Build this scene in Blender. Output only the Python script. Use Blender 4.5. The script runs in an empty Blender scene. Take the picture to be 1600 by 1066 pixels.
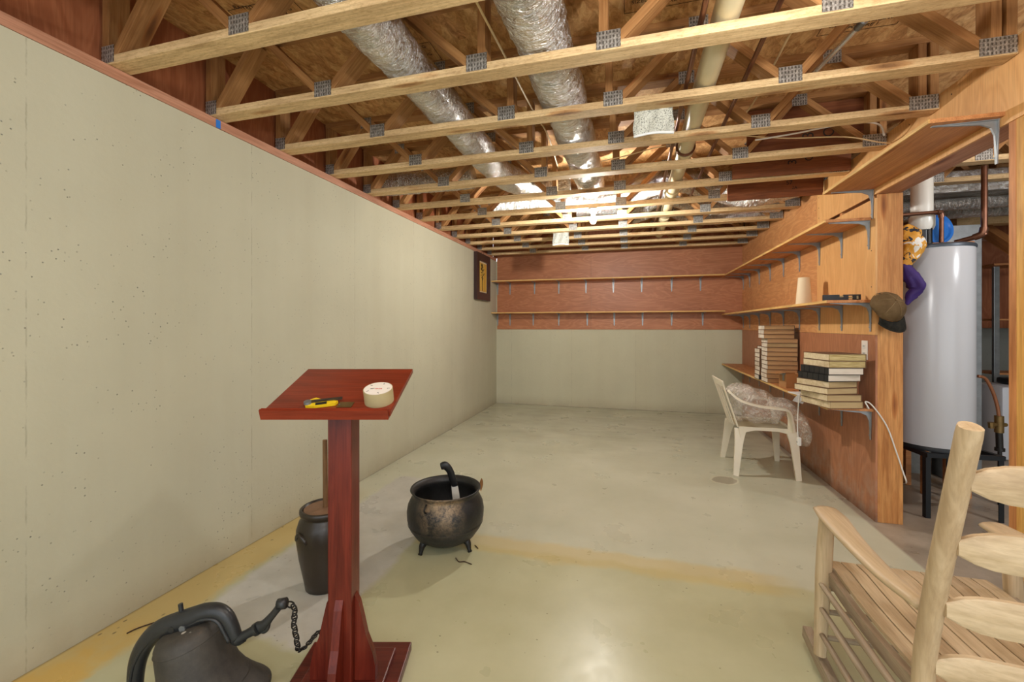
import bpy, bmesh, math, random
from mathutils import Vector, Matrix, noise as mnoise
random.seed(7)
C = bpy.context.scene.collection
PI = math.pi

# ------------------------------------------------------------------ camera, light, exposure
F_PX, HZ, CAM_H = 673.0, 509.0, 1.333
YAW = math.radians(15.4)
CS, SN = math.cos(YAW), math.sin(YAW)
cam_d = bpy.data.cameras.new('camera')
cam = bpy.data.objects.new('camera', cam_d); C.objects.link(cam)
cam.location = (0, 0, CAM_H); cam.rotation_euler = (PI/2, 0, YAW)
cam_d.sensor_width = 36; cam_d.lens = 36*F_PX/1600.0; cam_d.shift_y = -24/1600.0
cam_d.clip_start = 0.02
bpy.context.scene.camera = cam
vs = bpy.context.scene.view_settings
vs.view_transform = 'Standard'; vs.look = 'None'; vs.gamma = 1; vs.use_curve_mapping = False
vs.exposure = -0.5
w = bpy.data.worlds.new('world'); bpy.context.scene.world = w; w.use_nodes = True
w.node_tree.nodes['Background'].inputs[0].default_value = (0.90, 0.96, 1.0, 1)
w.node_tree.nodes['Background'].inputs[1].default_value = 2.8      # added flat fill as well as daylight from the open basement behind
def point(name, loc, power, col, rad=0.04):
    l = bpy.data.lights.new(name, 'POINT'); l.energy = power; l.color = col; l.shadow_soft_size = rad
    o = bpy.data.objects.new(name, l); o.location = loc; C.objects.link(o); return o
point('header_fill_light', (0.50, 1.20, 2.28), 46, (1.0, 0.97, 0.93), 0.05)  # added fill to lift the header, no fixture hangs here
point('ceiling_lamp_light', (-0.35, 0.25, 2.34), 32, (1.0, 0.97, 0.93), 0.05)      # bulb above and behind the camera
point('rear_fill_light', (0.75, -1.2, 2.25), 75, (1.0, 0.97, 0.93), 0.05)  # added fill behind the camera, not a fixture of the room
point('utility_lamp_light', (3.0, 2.6, 2.25), 60, (0.95, 0.97, 1.0), 0.05)          # bulb of the utility side
BULB_L = 3100.0

# ------------------------------------------------------------------ pixel -> world
def cd(r, D, z): return Vector((r*CS - D*SN, D*CS + r*SN, z))
def at_D(u, v, D): return cd((u-800)/F_PX*D, D, CAM_H + (HZ-v)/F_PX*D)
def at_z(u, v, z):
    D = F_PX*(CAM_H-z)/(v-HZ); return cd((u-800)/F_PX*D, D, z)
def at_X(u, v, X):
    r = (u-800)/F_PX; return at_D(u, v, X/(r*CS-SN))
def at_Y(u, v, Y):
    r = (u-800)/F_PX; return at_D(u, v, Y/(CS+r*SN))

# ------------------------------------------------------------------ materials
def s2l(c):
    c /= 255.0
    return c/12.92 if c <= 0.04045 else ((c+0.055)/1.055)**2.4
def rgb(r, g, b): return (s2l(r), s2l(g), s2l(b), 1)
class NT:
    def __init__(s, name):
        s.m = bpy.data.materials.new(name); s.m.use_nodes = True
        s.t = s.m.node_tree; s.b = s.t.nodes['Principled BSDF']
        s.tc = s.t.nodes.new('ShaderNodeTexCoord')
    def n(s, typ, **k):
        nd = s.t.nodes.new('ShaderNode'+typ)
        for a, v in k.items():
            if a.startswith('i_'): nd.inputs[int(a[2:]) if a[2:].isdigit() else a[2:].replace('_', ' ')].default_value = v
            else: setattr(nd, a, v)
        return nd
    def l(s, a, b): s.t.links.new(a, b)
    def coords(s, scale=(1,1,1), rot=(0,0,0), kind='Object', rnd=True):
        mp = s.n('Mapping'); mp.inputs['Scale'].default_value = scale; mp.inputs['Rotation'].default_value = rot
        src = s.tc.outputs[kind]
        if rnd:
            oi = s.n('ObjectInfo'); mu = s.n('Math', operation='MULTIPLY'); mu.inputs[1].default_value = 37.0
            s.l(oi.outputs['Random'], mu.inputs[0])
            ad = s.n('VectorMath', operation='ADD'); s.l(src, ad.inputs[0]); s.l(mu.outputs[0], ad.inputs[1]); src = ad.outputs[0]
        s.l(src, mp.inputs[0]); return mp.outputs[0]
    def noise(s, vec, scale=5, detail=4, rough=0.6, dist=0.0):
        nd = s.n('TexNoise'); nd.inputs['Scale'].default_value = scale; nd.inputs['Detail'].default_value = detail
        nd.inputs['Roughness'].default_value = rough; nd.inputs['Distortion'].default_value = dist
        s.l(vec, nd.inputs['Vector']); return nd.outputs['Fac']
    def ramp(s, fac, stops, interp='LINEAR'):
        r = s.n('ValToRGB'); cr = r.color_ramp; cr.interpolation = interp
        while len(cr.elements) < len(stops): cr.elements.new(0.5)
        for e, (p, c) in zip(cr.elements, stops): e.position = p; e.color = c
        s.l(fac, r.inputs[0]); return r.outputs[0]
    def mix(s, fac, a, b, mode='MIX'):
        m = s.n('MixRGB', blend_type=mode)
        for k, x in ((0, fac), (1, a), (2, b)):
            if hasattr(x, 'is_linked'): s.l(x, m.inputs[k])
            else: m.inputs[k].default_value = x
        return m.outputs[0]
    def math(s, op, a, b=0.0, clamp=False):
        m = s.n('Math', operation=op); m.use_clamp = clamp
        for k, x in ((0, a), (1, b)):
            if hasattr(x, 'is_linked'): s.l(x, m.inputs[k])
            else: m.inputs[k].default_value = x
        return m.outputs[0]
    def bump(s, h, strength=0.3, dist=0.01):
        bp = s.n('Bump'); bp.inputs['Strength'].default_value = strength; bp.inputs['Distance'].default_value = dist
        s.l(h, bp.inputs['Height']); s.l(bp.outputs[0], s.b.inputs['Normal'])
    def fin(s, col=None, rough=0.6, metal=0.0, spec=None):
        if col is not None:
            if hasattr(col, 'is_linked'): s.l(col, s.b.inputs['Base Color'])
            else: s.b.inputs['Base Color'].default_value = col
        if hasattr(rough, 'is_linked'): s.l(rough, s.b.inputs['Roughness'])
        else: s.b.inputs['Roughness'].default_value = rough
        s.b.inputs['Metallic'].default_value = metal
        if spec is not None: s.b.inputs['Specular IOR Level'].default_value = spec
        return s.m
def band(t, x, c, wd, soft=0.02):
    """1 inside |x-c|<wd"""
    d = t.math('ABSOLUTE', t.math('SUBTRACT', x, c))
    return t.math('DIVIDE', t.math('SUBTRACT', wd+soft, d), soft, clamp=True)

def lumber(name, c1, c2, knot=True, rough=0.65, fine=1.0, axis=0, speck=False):
    t = NT(name)                      # grain runs along one local axis
    def ax(a, b): k_ = [b, b, b]; k_[axis] = a; return tuple(k_)
    v = t.coords(ax(1.2, 14)); v2 = t.coords(ax(3, 90)); v3 = t.coords(ax(1, 4))
    g = t.ramp(t.noise(v, 2.2, 5, 0.6, 0.8), [(0.3, c2), (0.7, c1)])
    f = t.ramp(t.noise(v2, 1.6, 3, 0.6), [(0.35, (0.62, 0.58, 0.54, 1)), (0.6, (1, 1, 1, 1))])
    col = t.mix(0.55*fine, g, f, 'MULTIPLY')
    st = t.ramp(t.noise(v3, 1.3, 4, 0.7), [(0.38, (0.55, 0.46, 0.38, 1)), (0.52, (1, 1, 1, 1))])
    col = t.mix(0.45, col, st, 'MULTIPLY')
    if speck:
        sp_ = t.ramp(t.noise(t.coords(ax(40, 110)), 1.0, 3, 0.8), [(0.38, (0.74, 0.68, 0.60, 1)), (0.5, (1, 1, 1, 1)), (0.66, (1, 1, 1, 1)), (0.74, (1.25, 1.25, 1.25, 1))])
        col = t.mix(0.7, col, sp_, 'MULTIPLY')
    if knot:
        vo = t.n('TexVoronoi'); vo.inputs['Scale'].default_value = 1.0
        t.l(t.coords(ax(1.7, 9)), vo.inputs['Vector'])
        k = t.ramp(vo.outputs['Distance'], [(0.05, (0.25, 0.12, 0.05, 1)), (0.14, (0.75, 0.55, 0.4, 1)), (0.2, (1, 1, 1, 1))])
        col = t.mix(0.8, col, k, 'MULTIPLY')
    t.bump(t.noise(v2, 1.6, 3, 0.6), 0.25, 0.002)
    return t.fin(col, rough, 0, 0.3)
def plywood(name, c1, c2, c3, scale=1.0, axis='X', rough=0.45):
    t = NT(name)
    sc = (0.9, 0.9, 3.2) if axis == 'H' else (3.2, 3.2, 0.8)
    v = t.coords(tuple(k*scale for k in sc), rnd=False)
    n1 = t.noise(v, 1.3, 3, 0.5, 1.2)
    rings = t.math('SINE', t.math('MULTIPLY', n1, 55.0))
    r = t.ramp(t.math('ADD', t.math('MULTIPLY', rings, 0.5), 0.5), [(0.0, c2), (0.75, c1), (1.0, c3)])
    fs = (6, 6, 160) if axis == 'H' else (160, 160, 4)
    f = t.ramp(t.noise(t.coords(fs, rnd=False), 1.0, 3, 0.7), [(0.3, (0.7, 0.66, 0.62, 1)), (0.65, (1.05, 1.03, 1, 1))])
    col = t.mix(0.6, t.mix(0.35, c1, r), f, 'MULTIPLY')
    blot = t.ramp(t.noise(t.coords((0.9, 0.9, 0.9), rnd=False), 1.5, 5, 0.6), [(0.3, (0.80, 0.74, 0.70, 1)), (0.6, (1, 1, 1, 1))])
    col = t.mix(0.6, col, blot, 'MULTIPLY')
    t.bump(t.noise(t.coords(fs, rnd=False), 1.0, 3, 0.7), 0.12, 0.002)
    return t, col, rough
def simple(name, col, rough=0.5, metal=0.0, nz=0.0, nscale=8, bump=0.0, spec=None, bscale=60):
    t = NT(name); c = col
    if nz:
        v = t.coords((1, 1, 1))
        dk = tuple(k*(1-nz) for k in col[:3])+(1,)
        c = t.ramp(t.noise(v, nscale, 5, 0.65), [(0.3, dk), (0.65, col)])
    if bump: t.bump(t.noise(t.coords((1, 1, 1)), bscale, 4, 0.6), bump, 0.004)
    return t.fin(c, rough, metal, spec)

M = {}
M['chord'] = lumber('truss_lumber', rgb(240, 210, 160), rgb(208, 176, 130), speck=True)
M['web'] = lumber('web_lumber', rgb(192, 144, 92), rgb(160, 112, 66))
M['shelfwood'] = lumber('shelf_lumber', rgb(216, 154, 100), rgb(190, 126, 78), rough=0.5)
M['edgewood'] = lumber('shelf_edge_lumber', rgb(238, 198, 128), rgb(220, 172, 104), knot=False, rough=0.5)
M['stud'] = lumber('stud_lumber', rgb(212, 148, 92), rgb(186, 120, 68), rough=0.5)
M['postwood'] = lumber('post_lumber', rgb(222, 164, 100), rgb(186, 124, 68), rough=0.5)
M['yellowstud'] = lumber('yellow_stud_lumber', rgb(230, 180, 100), rgb(206, 150, 74), rough=0.5)
M['sill'] = lumber('sill_lumber', rgb(208, 156, 128), rgb(180, 126, 98), rough=0.5)
M['rough_beam'] = lumber('dark_beam_lumber', rgb(150, 92, 56), rgb(110, 62, 36), rough=0.6)
M['rocker'] = lumber('rocker_wood', rgb(214, 192, 158), rgb(190, 166, 130), knot=False, rough=0.45, fine=0.6)
M['rocker_grey'] = lumber('rocker_grey_wood', rgb(184, 166, 142), rgb(154, 136, 114), knot=False, rough=0.55, fine=0.7)
for nm, ax_ in (('y', 1), ('z', 2)):
    M['rocker_'+nm] = lumber('rocker_wood_'+nm, rgb(214, 192, 158), rgb(190, 166, 130), knot=False, rough=0.45, fine=0.6, axis=ax_)
    M['rocker_grey_'+nm] = lumber('rocker_grey_wood_'+nm, rgb(184, 166, 142), rgb(154, 136, 114), knot=False, rough=0.55, fine=0.7, axis=ax_)
M['cherry_z'] = lumber('cherry_wood_upright', rgb(122, 46, 30), rgb(86, 26, 16), knot=False, rough=0.28, fine=0.7, axis=2)
M['cherry_x'] = lumber('cherry_wood_column', rgb(122, 46, 30), rgb(86, 26, 16), knot=False, rough=0.3, fine=0.8)
M['cherry'] = lumber('cherry_wood', rgb(144, 56, 32), rgb(108, 36, 20), knot=False, rough=0.28, fine=0.7)
M['cherry_dark'] = lumber('dark_cherry_wood', rgb(112, 42, 30), rgb(78, 24, 18), knot=False, rough=0.32, fine=0.7)
t, c, r = plywood('wall_plywood_horizontal', rgb(186, 124, 86), rgb(164, 102, 68), rgb(202, 142, 102), axis='H')
M['ply_h'] = t.fin(c, r, 0, 0.4)
t, c, r = plywood('wall_plywood_vertical', rgb(228, 176, 114), rgb(212, 156, 94), rgb(236, 188, 126), axis='V')
M['ply_v'] = t.fin(c, r, 0, 0.4)
t, c, r = plywood('wall_plywood_orange', rgb(214, 154, 100), rgb(190, 126, 76), rgb(228, 174, 120), axis='H')
M['ply_o'] = t.fin(c, r, 0, 0.4)
t, c, r = plywood('wall_plywood_shaded', rgb(178, 120, 86), rgb(152, 98, 66), rgb(194, 136, 100), axis='V')  # darker copy of the partition plywood, shade of its lower part put into the colour
geo = t.n('NewGeometry'); sx = t.n('SeparateXYZ'); t.l(geo.outputs['Position'], sx.inputs[0])
low = t.math('DIVIDE', t.math('SUBTRACT', 0.42, sx.outputs[2]), 0.4, clamp=True)
mo = t.math('MULTIPLY', low, t.ramp(t.noise(t.coords((1, 1, 1), rnd=False), 9, 6, 0.7), [(0.45, (0, 0, 0, 1)), (0.62, (1, 1, 1, 1))]))
c = t.mix(t.math('MULTIPLY', mo, 0.55), c, rgb(176, 160, 146))
foot_dark = t.math('DIVIDE', t.math('SUBTRACT', 0.10, sx.outputs[2]), 0.09, clamp=True)  # darkens towards the floor, broken up by noise
c = t.mix(t.math('MULTIPLY', foot_dark, t.noise(t.coords((1, 1, 1), rnd=False), 4, 4)), c, rgb(56, 34, 24))
M['ply_shaded'] = t.fin(c, r, 0, 0.4)
t, c, r = plywood('rim_plywood', rgb(168, 104, 70), rgb(140, 80, 52), rgb(186, 122, 86), axis='V')
M['ply_rim'] = t.fin(c, 0.55, 0, 0.3)

# OSB subfloor
t = NT('osb')
vo = t.n('TexVoronoi'); vo.inputs['Scale'].default_value = 28; t.l(t.coords((1, 0.45, 1), (0, 0, 0.5), rnd=False), vo.inputs['Vector'])
nz = t.noise(t.coords((1, 0.5, 1), (0, 0, -0.6), rnd=False), 26, 4, 0.7, 1.0)
vb = t.n('RGBToBW'); t.l(vo.outputs['Color'], vb.inputs[0])
c = t.mix(0.45, t.ramp(nz, [(0.3, rgb(160, 116, 70)), (0.55, rgb(210, 164, 108)), (0.75, rgb(230, 190, 136))]), vb.outputs[0], 'SOFT_LIGHT')
c = t.mix(0.5, c, t.ramp(t.noise(t.coords((1, 1, 1), rnd=False), 1.4, 3), [(0.35, (0.6, 0.5, 0.42, 1)), (0.6, (1, 1, 1, 1))]), 'MULTIPLY')
t.bump(nz, 0.3, 0.004)
M['osb'] = t.fin(c, 0.7, 0, 0.3)

# painted concrete wall
def concrete_wall(name, base, axis):
    t = NT(name)
    v = t.coords((1, 1, 1), rnd=False)
    sp = t.n('SeparateXYZ'); t.l(v, sp.inputs[0]); a = sp.outputs[axis]; z = sp.outputs[2]
    b2 = tuple(k*0.93 for k in base[:3])+(1,)
    c = t.ramp(t.noise(v, 1.1, 5, 0.6), [(0.35, b2), (0.62, base)])
    # soft vertical streaks of the form boards
    st = t.coords((2.6, 2.6, 0.12), rnd=False)
    c = t.mix(0.5, c, t.ramp(t.noise(st, 1.8, 3, 0.6), [(0.30, (0.93, 0.91, 0.88, 1)), (0.6, (1, 1, 1, 1))]), 'MULTIPLY')
    # bug holes
    wob = t.n('VectorMath', operation='ADD')
    vo = t.n('TexVoronoi'); vo.inputs['Scale'].default_value = 40
    t.l(v, vo.inputs['Vector'])
    h = t.ramp(vo.outputs['Distance'], [(0.07, (0, 0, 0, 1)), (0.14, (1, 1, 1, 1))])
    keep = t.ramp(t.noise(v, 5.2, 5, 0.75), [(0.50, (1, 1, 1, 1)), (0.58, (0, 0, 0, 1))])
    h = t.math('MAXIMUM', h, keep)
    c = t.mix(0.62, c, t.mix(1.0, h, rgb(226, 218, 196), 'MULTIPLY'), 'MULTIPLY')
    # form seams
    fr = t.math('ABSOLUTE', t.math('SUBTRACT', t.math('FRACT', t.math('ADD', t.math('DIVIDE', t.math('ADD', a, t.math('MULTIPLY', t.noise(v, 30, 2), 0.008)), 1.02), 0.42)), 0.5))
    seam = t.math('DIVIDE', t.math('SUBTRACT', 0.004, fr), 0.003, clamp=True)
    seam = t.math('MULTIPLY', seam, t.ramp(t.noise(t.coords((6, 6, 6), rnd=False), 2.2, 3), [(0.4, (0, 0, 0, 1)), (0.6, (1, 1, 1, 1))]))
    c = t.mix(t.math('MULTIPLY', seam, 0.30), c, rgb(96, 84, 66))
    # browner tint growing towards the floor
    lo = t.math('DIVIDE', t.math('SUBTRACT', 0.16, z), 0.16, clamp=True)
    lo = t.math('MULTIPLY', lo, t.noise(v, 5, 5, 0.7))
    c = t.mix(t.math('MULTIPLY', lo, 0.55), c, rgb(140, 118, 84))
    hb = t.math('ADD', t.math('MULTIPLY', t.noise(v, 42, 5, 0.6), 0.35), h)
    t.bump(t.math('ADD', hb, t.noise(v, 6, 3)), 0.6, 0.006)
    t.fin(c, 0.75, 0, 0.25)
    return t.m
M['wall_l'] = concrete_wall('painted_concrete_left', rgb(210, 211, 196), 1)
M['wall_b'] = concrete_wall('painted_concrete_back', rgb(214, 215, 198), 0)
M['wall_u'] = concrete_wall('bare_concrete_utility', rgb(150, 154, 154), 0)

# painted floor slab with the yellowed sealer areas
t = NT('floor_slab')
v = t.coords((1, 1, 1), rnd=False); sp = t.n('SeparateXYZ'); t.l(v, sp.inputs[0]); X, Y = sp.outputs[0], sp.outputs[1]
wn = t.math('MULTIPLY', t.math('SUBTRACT', t.noise(v, 3.5, 5, 0.65), 0.5), 0.16)
Xw, Yw = t.math('ADD', X, wn), t.math('ADD', Y, wn)
paint = t.ramp(t.noise(v, 1.6, 5, 0.6), [(0.3, rgb(188, 189, 166)), (0.68, rgb(203, 203, 182))])
yel = t.ramp(t.noise(v, 2.3, 5, 0.65), [(0.3, rgb(178, 176, 140)), (0.68, rgb(190, 188, 154))])
gray = t.ramp(t.noise(v, 6, 5, 0.6), [(0.3, rgb(182, 180, 172)), (0.68, rgb(200, 198, 190))])
def less(x, edge, soft): return t.math('DIVIDE', t.math('SUBTRACT', edge, x), soft, clamp=True)
m_room = t.math('MULTIPLY', less(Yw, 2.50, 0.04), less(Xw, 1.45, 0.3))
c = t.mix(m_room, paint, yel)
edge_l = t.math('MULTIPLY', band(t, Yw, 2.50, 0.07, 0.05), less(Xw, 0.85, 0.2))
edge_l = t.math('MULTIPLY', edge_l, t.math('SUBTRACT', 1.0, less(Xw, -1.25, 0.1)))
c = t.mix(t.math('MULTIPLY', edge_l, 0.5), c, rgb(200, 176, 108))
g1 = t.math('MULTIPLY', band(t, Xw, -1.62, 0.32, 0.04), band(t, Yw, 2.45, 0.95, 0.05))
c = t.mix(g1, c, gray)
wl = t.math('MULTIPLY', less(Xw, -1.97, 0.05), less(Yw, 3.1, 0.7))
c = t.mix(t.math('MULTIPLY', wl, 0.75), c, rgb(202, 174, 104))
blo = t.math('MULTIPLY', less(Yw, 1.5, 0.3), less(Xw, -1.4, 0.4))
c = t.mix(t.math('MULTIPLY', blo, t.ramp(t.noise(v, 4, 4), [(0.5, (0, 0, 0, 1)), (0.62, (0.7, 0.7, 0.7, 1))])), c, rgb(206, 168, 84))
util = t.math('SUBTRACT', 1.0, less(X, 1.56, 0.02))
c = t.mix(util, c, t.ramp(t.noise(v, 3, 6, 0.7), [(0.3, rgb(140, 128, 112)), (0.7, rgb(180, 168, 152))]))
# dirt flecks, denser along the walls
vo = t.n('TexVoronoi'); vo.inputs['Scale'].default_value = 15; t.l(t.coords((1, 1.3, 1), rnd=False), vo.inputs['Vector'])
fl = t.ramp(vo.outputs['Distance'], [(0.05, (1, 1, 1, 1)), (0.08, (0, 0, 0, 1))])
fl = t.math('MULTIPLY', fl, t.ramp(t.noise(v, 5, 3), [(0.48, (0, 0, 0, 1)), (0.56, (1, 1, 1, 1))]))
vo2 = t.n('TexVoronoi'); vo2.inputs['Scale'].default_value = 26; t.l(t.coords((1, 0.6, 1), rnd=False), vo2.inputs['Vector'])
nearwall = t.math('MULTIPLY', less(X, -1.7, 0.5), less(Y, 5.6, 1.5))
f2 = t.math('MULTIPLY', t.math('MULTIPLY', t.ramp(vo2.outputs['Distance'], [(0.10, (1, 1, 1, 1)), (0.16, (0, 0, 0, 1))]), nearwall),
            t.ramp(t.noise(v, 3, 3), [(0.5, (0, 0, 0, 1)), (0.56, (1, 1, 1, 1))]))
c = t.mix(t.math('MAXIMUM', t.math('MULTIPLY', fl, 0.6), t.math('MULTIPLY', f2, 0.75)), c, rgb(74, 58, 40))
# bare patch by the chair, dark joint line along the back wall
px_ = t.math('POWER', t.math('DIVIDE', t.math('SUBTRACT', Xw, 0.787), 0.085), 2.0); py_ = t.math('POWER', t.math('DIVIDE', t.math('SUBTRACT', Yw, 4.075), 0.10), 2.0)
pr = t.math('ADD', px_, py_)
c = t.mix(t.math('MULTIPLY', t.math('DIVIDE', t.math('SUBTRACT', 1.5, pr), 0.3, clamp=True), 0.5), c, rgb(216, 212, 186))
c = t.mix(t.math('MULTIPLY', t.math('DIVIDE', t.math('SUBTRACT', 1.0, pr), 0.15, clamp=True), 0.9), c, rgb(160, 154, 134))
c = t.mix(t.math('MULTIPLY', band(t, Y, 7.10, 0.008, 0.02), t.ramp(t.noise(v, 9, 4, 0.7), [(0.35, (0.2, 0.2, 0.2, 1)), (0.6, (1, 1, 1, 1))])), c, rgb(60, 48, 34))
c = t.mix(t.math('MULTIPLY', band(t, X, -2.24, 0.004, 0.016), 0.6), c, rgb(84, 66, 44))
# back of the room is smudged
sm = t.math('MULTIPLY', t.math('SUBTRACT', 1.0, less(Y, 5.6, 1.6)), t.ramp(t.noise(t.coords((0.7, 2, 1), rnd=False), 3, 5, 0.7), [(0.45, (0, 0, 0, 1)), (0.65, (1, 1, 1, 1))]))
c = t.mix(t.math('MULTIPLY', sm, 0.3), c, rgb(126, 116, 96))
rg = t.ramp(t.noise(v, 3, 4), [(0.3, (0.24, 0.24, 0.24, 1)), (0.7, (0.42, 0.42, 0.42, 1))])
t.bump(t.noise(v, 5, 4), 0.10, 0.01)
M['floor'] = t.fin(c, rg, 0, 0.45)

# foil jacket
t = NT('foil')
v = t.coords((1, 1, 1)); n1 = t.noise(v, 26, 6, 0.7, 0.6)
t.bump(n1, 0.85, 0.02)
c = t.ramp(t.noise(v, 4, 3), [(0.3, rgb(176, 172, 166)), (0.7, rgb(226, 222, 214))])
M['foil'] = t.fin(c, 0.24, 1.0)
for nm, sc in (('foil_y', (9, 46, 9)), ('foil_x', (46, 9, 9))):
    t = NT(nm); v = t.coords(sc); v1 = t.coords((1, 1, 1))
    h = t.math('ADD', t.noise(v, 1.0, 4, 0.7, 1.2), t.math('MULTIPLY', t.noise(v1, 30, 4, 0.7, 0.5), 0.6))
    h = t.math('ADD', h, t.math('MULTIPLY', t.noise(v1, 8, 3, 0.6), 0.9))
    t.bump(h, 1.0, 0.035)
    c = t.ramp(t.noise(v1, 4, 3), [(0.3, rgb(200, 198, 194)), (0.7, rgb(240, 237, 230))])
    M[nm] = t.fin(c, 0.27, 1.0)
# nail plate, stamped teeth slots
t = NT('nail_plate')
v = t.coords((1, 1, 1), rnd=False)
wv = t.n('TexWave', wave_type='BANDS', bands_direction='X'); wv.inputs['Scale'].default_value = 22; t.l(v, wv.inputs[0])
wz = t.n('TexWave', wave_type='BANDS', bands_direction='Z'); wz.inputs['Scale'].default_value = 16; t.l(v, wz.inputs[0])
sl = t.math('MULTIPLY', t.ramp(wv.outputs['Fac'], [(0.55, (0, 0, 0, 1)), (0.75, (1, 1, 1, 1))]), t.ramp(wz.outputs['Fac'], [(0.3, (0, 0, 0, 1)), (0.5, (1, 1, 1, 1))]))
pl_ = t.ramp(t.noise(v, 60, 4, 0.8), [(0.35, rgb(112, 108, 102)), (0.65, rgb(206, 204, 198))])
c = t.mix(t.math('MULTIPLY', sl, 0.7), pl_, rgb(64, 56, 46)); t.bump(sl, 0.8, 0.003)
M['chrome'] = simple('bright_conduit_metal', rgb(226, 232, 240), 0.22, 0.8)
M['plate'] = t.fin(c, 0.45, 0.55)
M['zinc'] = simple('zinc_steel', rgb(150, 154, 156), 0.42, 0.75, 0.25, 14)
M['bracket'] = simple('grey_bracket_steel', rgb(158, 164, 168), 0.42, 0.45, 0.2, 20)
M['black_iron'] = simple('black_cast_iron', rgb(40, 38, 36), 0.42, 0.35, 0.4, 9, 0.5)
M['iron_grey'] = simple('painted_iron', rgb(52, 53, 54), 0.38, 0.3, 0.35, 7, 0.25, bscale=25)
# cauldron with rust patch
t = NT('rusty_cauldron_iron'); v = t.coords((1, 1, 1), rnd=False)
sp = t.n('SeparateXYZ'); t.l(v, sp.inputs[0])
front = t.math('DIVIDE', t.math('SUBTRACT', -0.02, sp.outputs[1]), 0.16, clamp=True)
hi = t.math('DIVIDE', t.math('SUBTRACT', sp.outputs[2], 0.12), 0.14, clamp=True)
side = t.math('DIVIDE', t.math('SUBTRACT', 0.15, t.math('ABSOLUTE', t.math('SUBTRACT', sp.outputs[0], 0.0))), 0.08, clamp=True)
msk = t.math('MULTIPLY', t.math('MULTIPLY', t.math('MULTIPLY', front, side), hi), t.ramp(t.noise(v, 13, 7, 0.85), [(0.42, (0, 0, 0, 1)), (0.62, (1, 1, 1, 1))]))
c = t.mix(msk, t.ramp(t.noise(v, 6, 5), [(0.3, rgb(28, 28, 28)), (0.7, rgb(52, 51, 50))]), rgb(156, 132, 102))
t.bump(t.noise(v, 40, 5, 0.7), 0.5, 0.004); M['cauldron'] = t.fin(c, 0.45, 0.2)
# bell body
t = NT('weathered_bell_iron'); v = t.coords((1, 1, 1), rnd=False)
c = t.ramp(t.noise(v, 7, 6, 0.7), [(0.3, rgb(44, 41, 38)), (0.6, rgb(72, 67, 60)), (0.8, rgb(104, 92, 76))])
c = t.mix(t.ramp(t.noise(v, 16, 2), [(0.71, (0, 0, 0, 1)), (0.74, (1, 1, 1, 1))]), c, rgb(190, 184, 172))
t.bump(t.noise(v, 45, 4), 0.35, 0.004); M['bell'] = t.fin(c, 0.6, 0.2)
M['stoneware'] = simple('dark_stoneware', rgb(54, 45, 36), 0.35, 0, 0.4, 5, 0.15)
M['lid'] = simple('churn_lid_wood', rgb(138, 104, 78), 0.55, 0, 0.25, 10)
M['dasher'] = lumber('dasher_wood', rgb(134, 100, 66), rgb(104, 74, 46), knot=False, axis=2)
M['pvc'] = simple('aged_pvc', rgb(214, 200, 164), 0.35, 0, 0.12, 4)
M['white_pvc'] = simple('white_pvc', rgb(226, 224, 214), 0.3, 0, 0.05, 5)
M['copper'] = simple('tarnished_copper', rgb(124, 84, 64), 0.36, 0.75, 0.35, 12)
M['cable'] = simple('cream_cable', rgb(222, 196, 150), 0.5)
M['white_cable'] = simple('white_cable', rgb(224, 222, 216), 0.45)
M['plastic'] = simple('white_chair_plastic', rgb(232, 222, 200), 0.4, 0, 0.06, 6)
M['heater'] = simple('heater_enamel', rgb(194, 197, 202), 0.22, 0, 0.02, 3)
M['heater_rim'] = simple('heater_rim', rgb(70, 78, 88), 0.4, 0.3)
M['black'] = simple('black_plastic', rgb(28, 28, 30), 0.4)
M['black_metal'] = simple('black_stand_metal', rgb(30, 34, 38), 0.45, 0.3)
M['cream'] = simple('cream_card', rgb(226, 206, 172), 0.6)
M['page'] = lumber('book_pages', rgb(230, 214, 180), rgb(206, 186, 148), knot=False, rough=0.8, fine=0.35)
M['tan_page'] = lumber('tan_book_pages', rgb(196, 160, 116), rgb(178, 142, 100), knot=False, rough=0.8, fine=0.3)
M['olive_page'] = lumber('olive_book_pages', rgb(196, 172, 128), rgb(178, 154, 112), knot=False, rough=0.7, fine=0.3)
M['white_page'] = lumber('white_book_pages', rgb(232, 222, 206), rgb(214, 202, 184), knot=False, rough=0.8, fine=0.25)
t = NT('gilt_page_edges'); v = t.coords((2, 2, 30)); c = t.ramp(t.noise(v, 6, 3), [(0.3, rgb(176, 146, 82)), (0.65, rgb(226, 206, 150))]); M['gilt'] = t.fin(c, 0.35, 0.45)
M['cover_tan'] = simple('tan_book_cloth', rgb(116, 84, 58), 0.7, 0, 0.15, 20)
M['cover_brown'] = simple('brown_book_cloth', rgb(132, 84, 54), 0.7, 0, 0.2, 20)
M['cover_black'] = simple('black_book_cloth', rgb(34, 33, 34), 0.5, 0, 0.2, 20, 0.3)
M['tape'] = simple('tan_packing_tape', rgb(180, 164, 122), 0.4, 0, 0.1, 6)
M['label_white'] = simple('white_label', rgb(232, 224, 212), 0.6)
M['red'] = simple('red_ink', rgb(196, 52, 40), 0.6)
M['ink'] = simple('dark_ink', rgb(38, 30, 26), 0.7)
M['stamp'] = simple('stamp_ink', rgb(64, 42, 26), 0.8)
M['yellow'] = simple('yellow_plastic', rgb(232, 196, 30), 0.4)
M['darkmetal'] = simple('dark_tool_metal', rgb(74, 66, 58), 0.35, 0.6)
M['frame'] = simple('dark_frame_wood', rgb(58, 36, 34), 0.35, 0, 0.25, 10)
M['blue'] = simple('blue_plastic', rgb(44, 122, 214), 0.35)
M['brass'] = simple('aged_brass', rgb(128, 104, 62), 0.4, 0.6, 0.3, 20)
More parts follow.
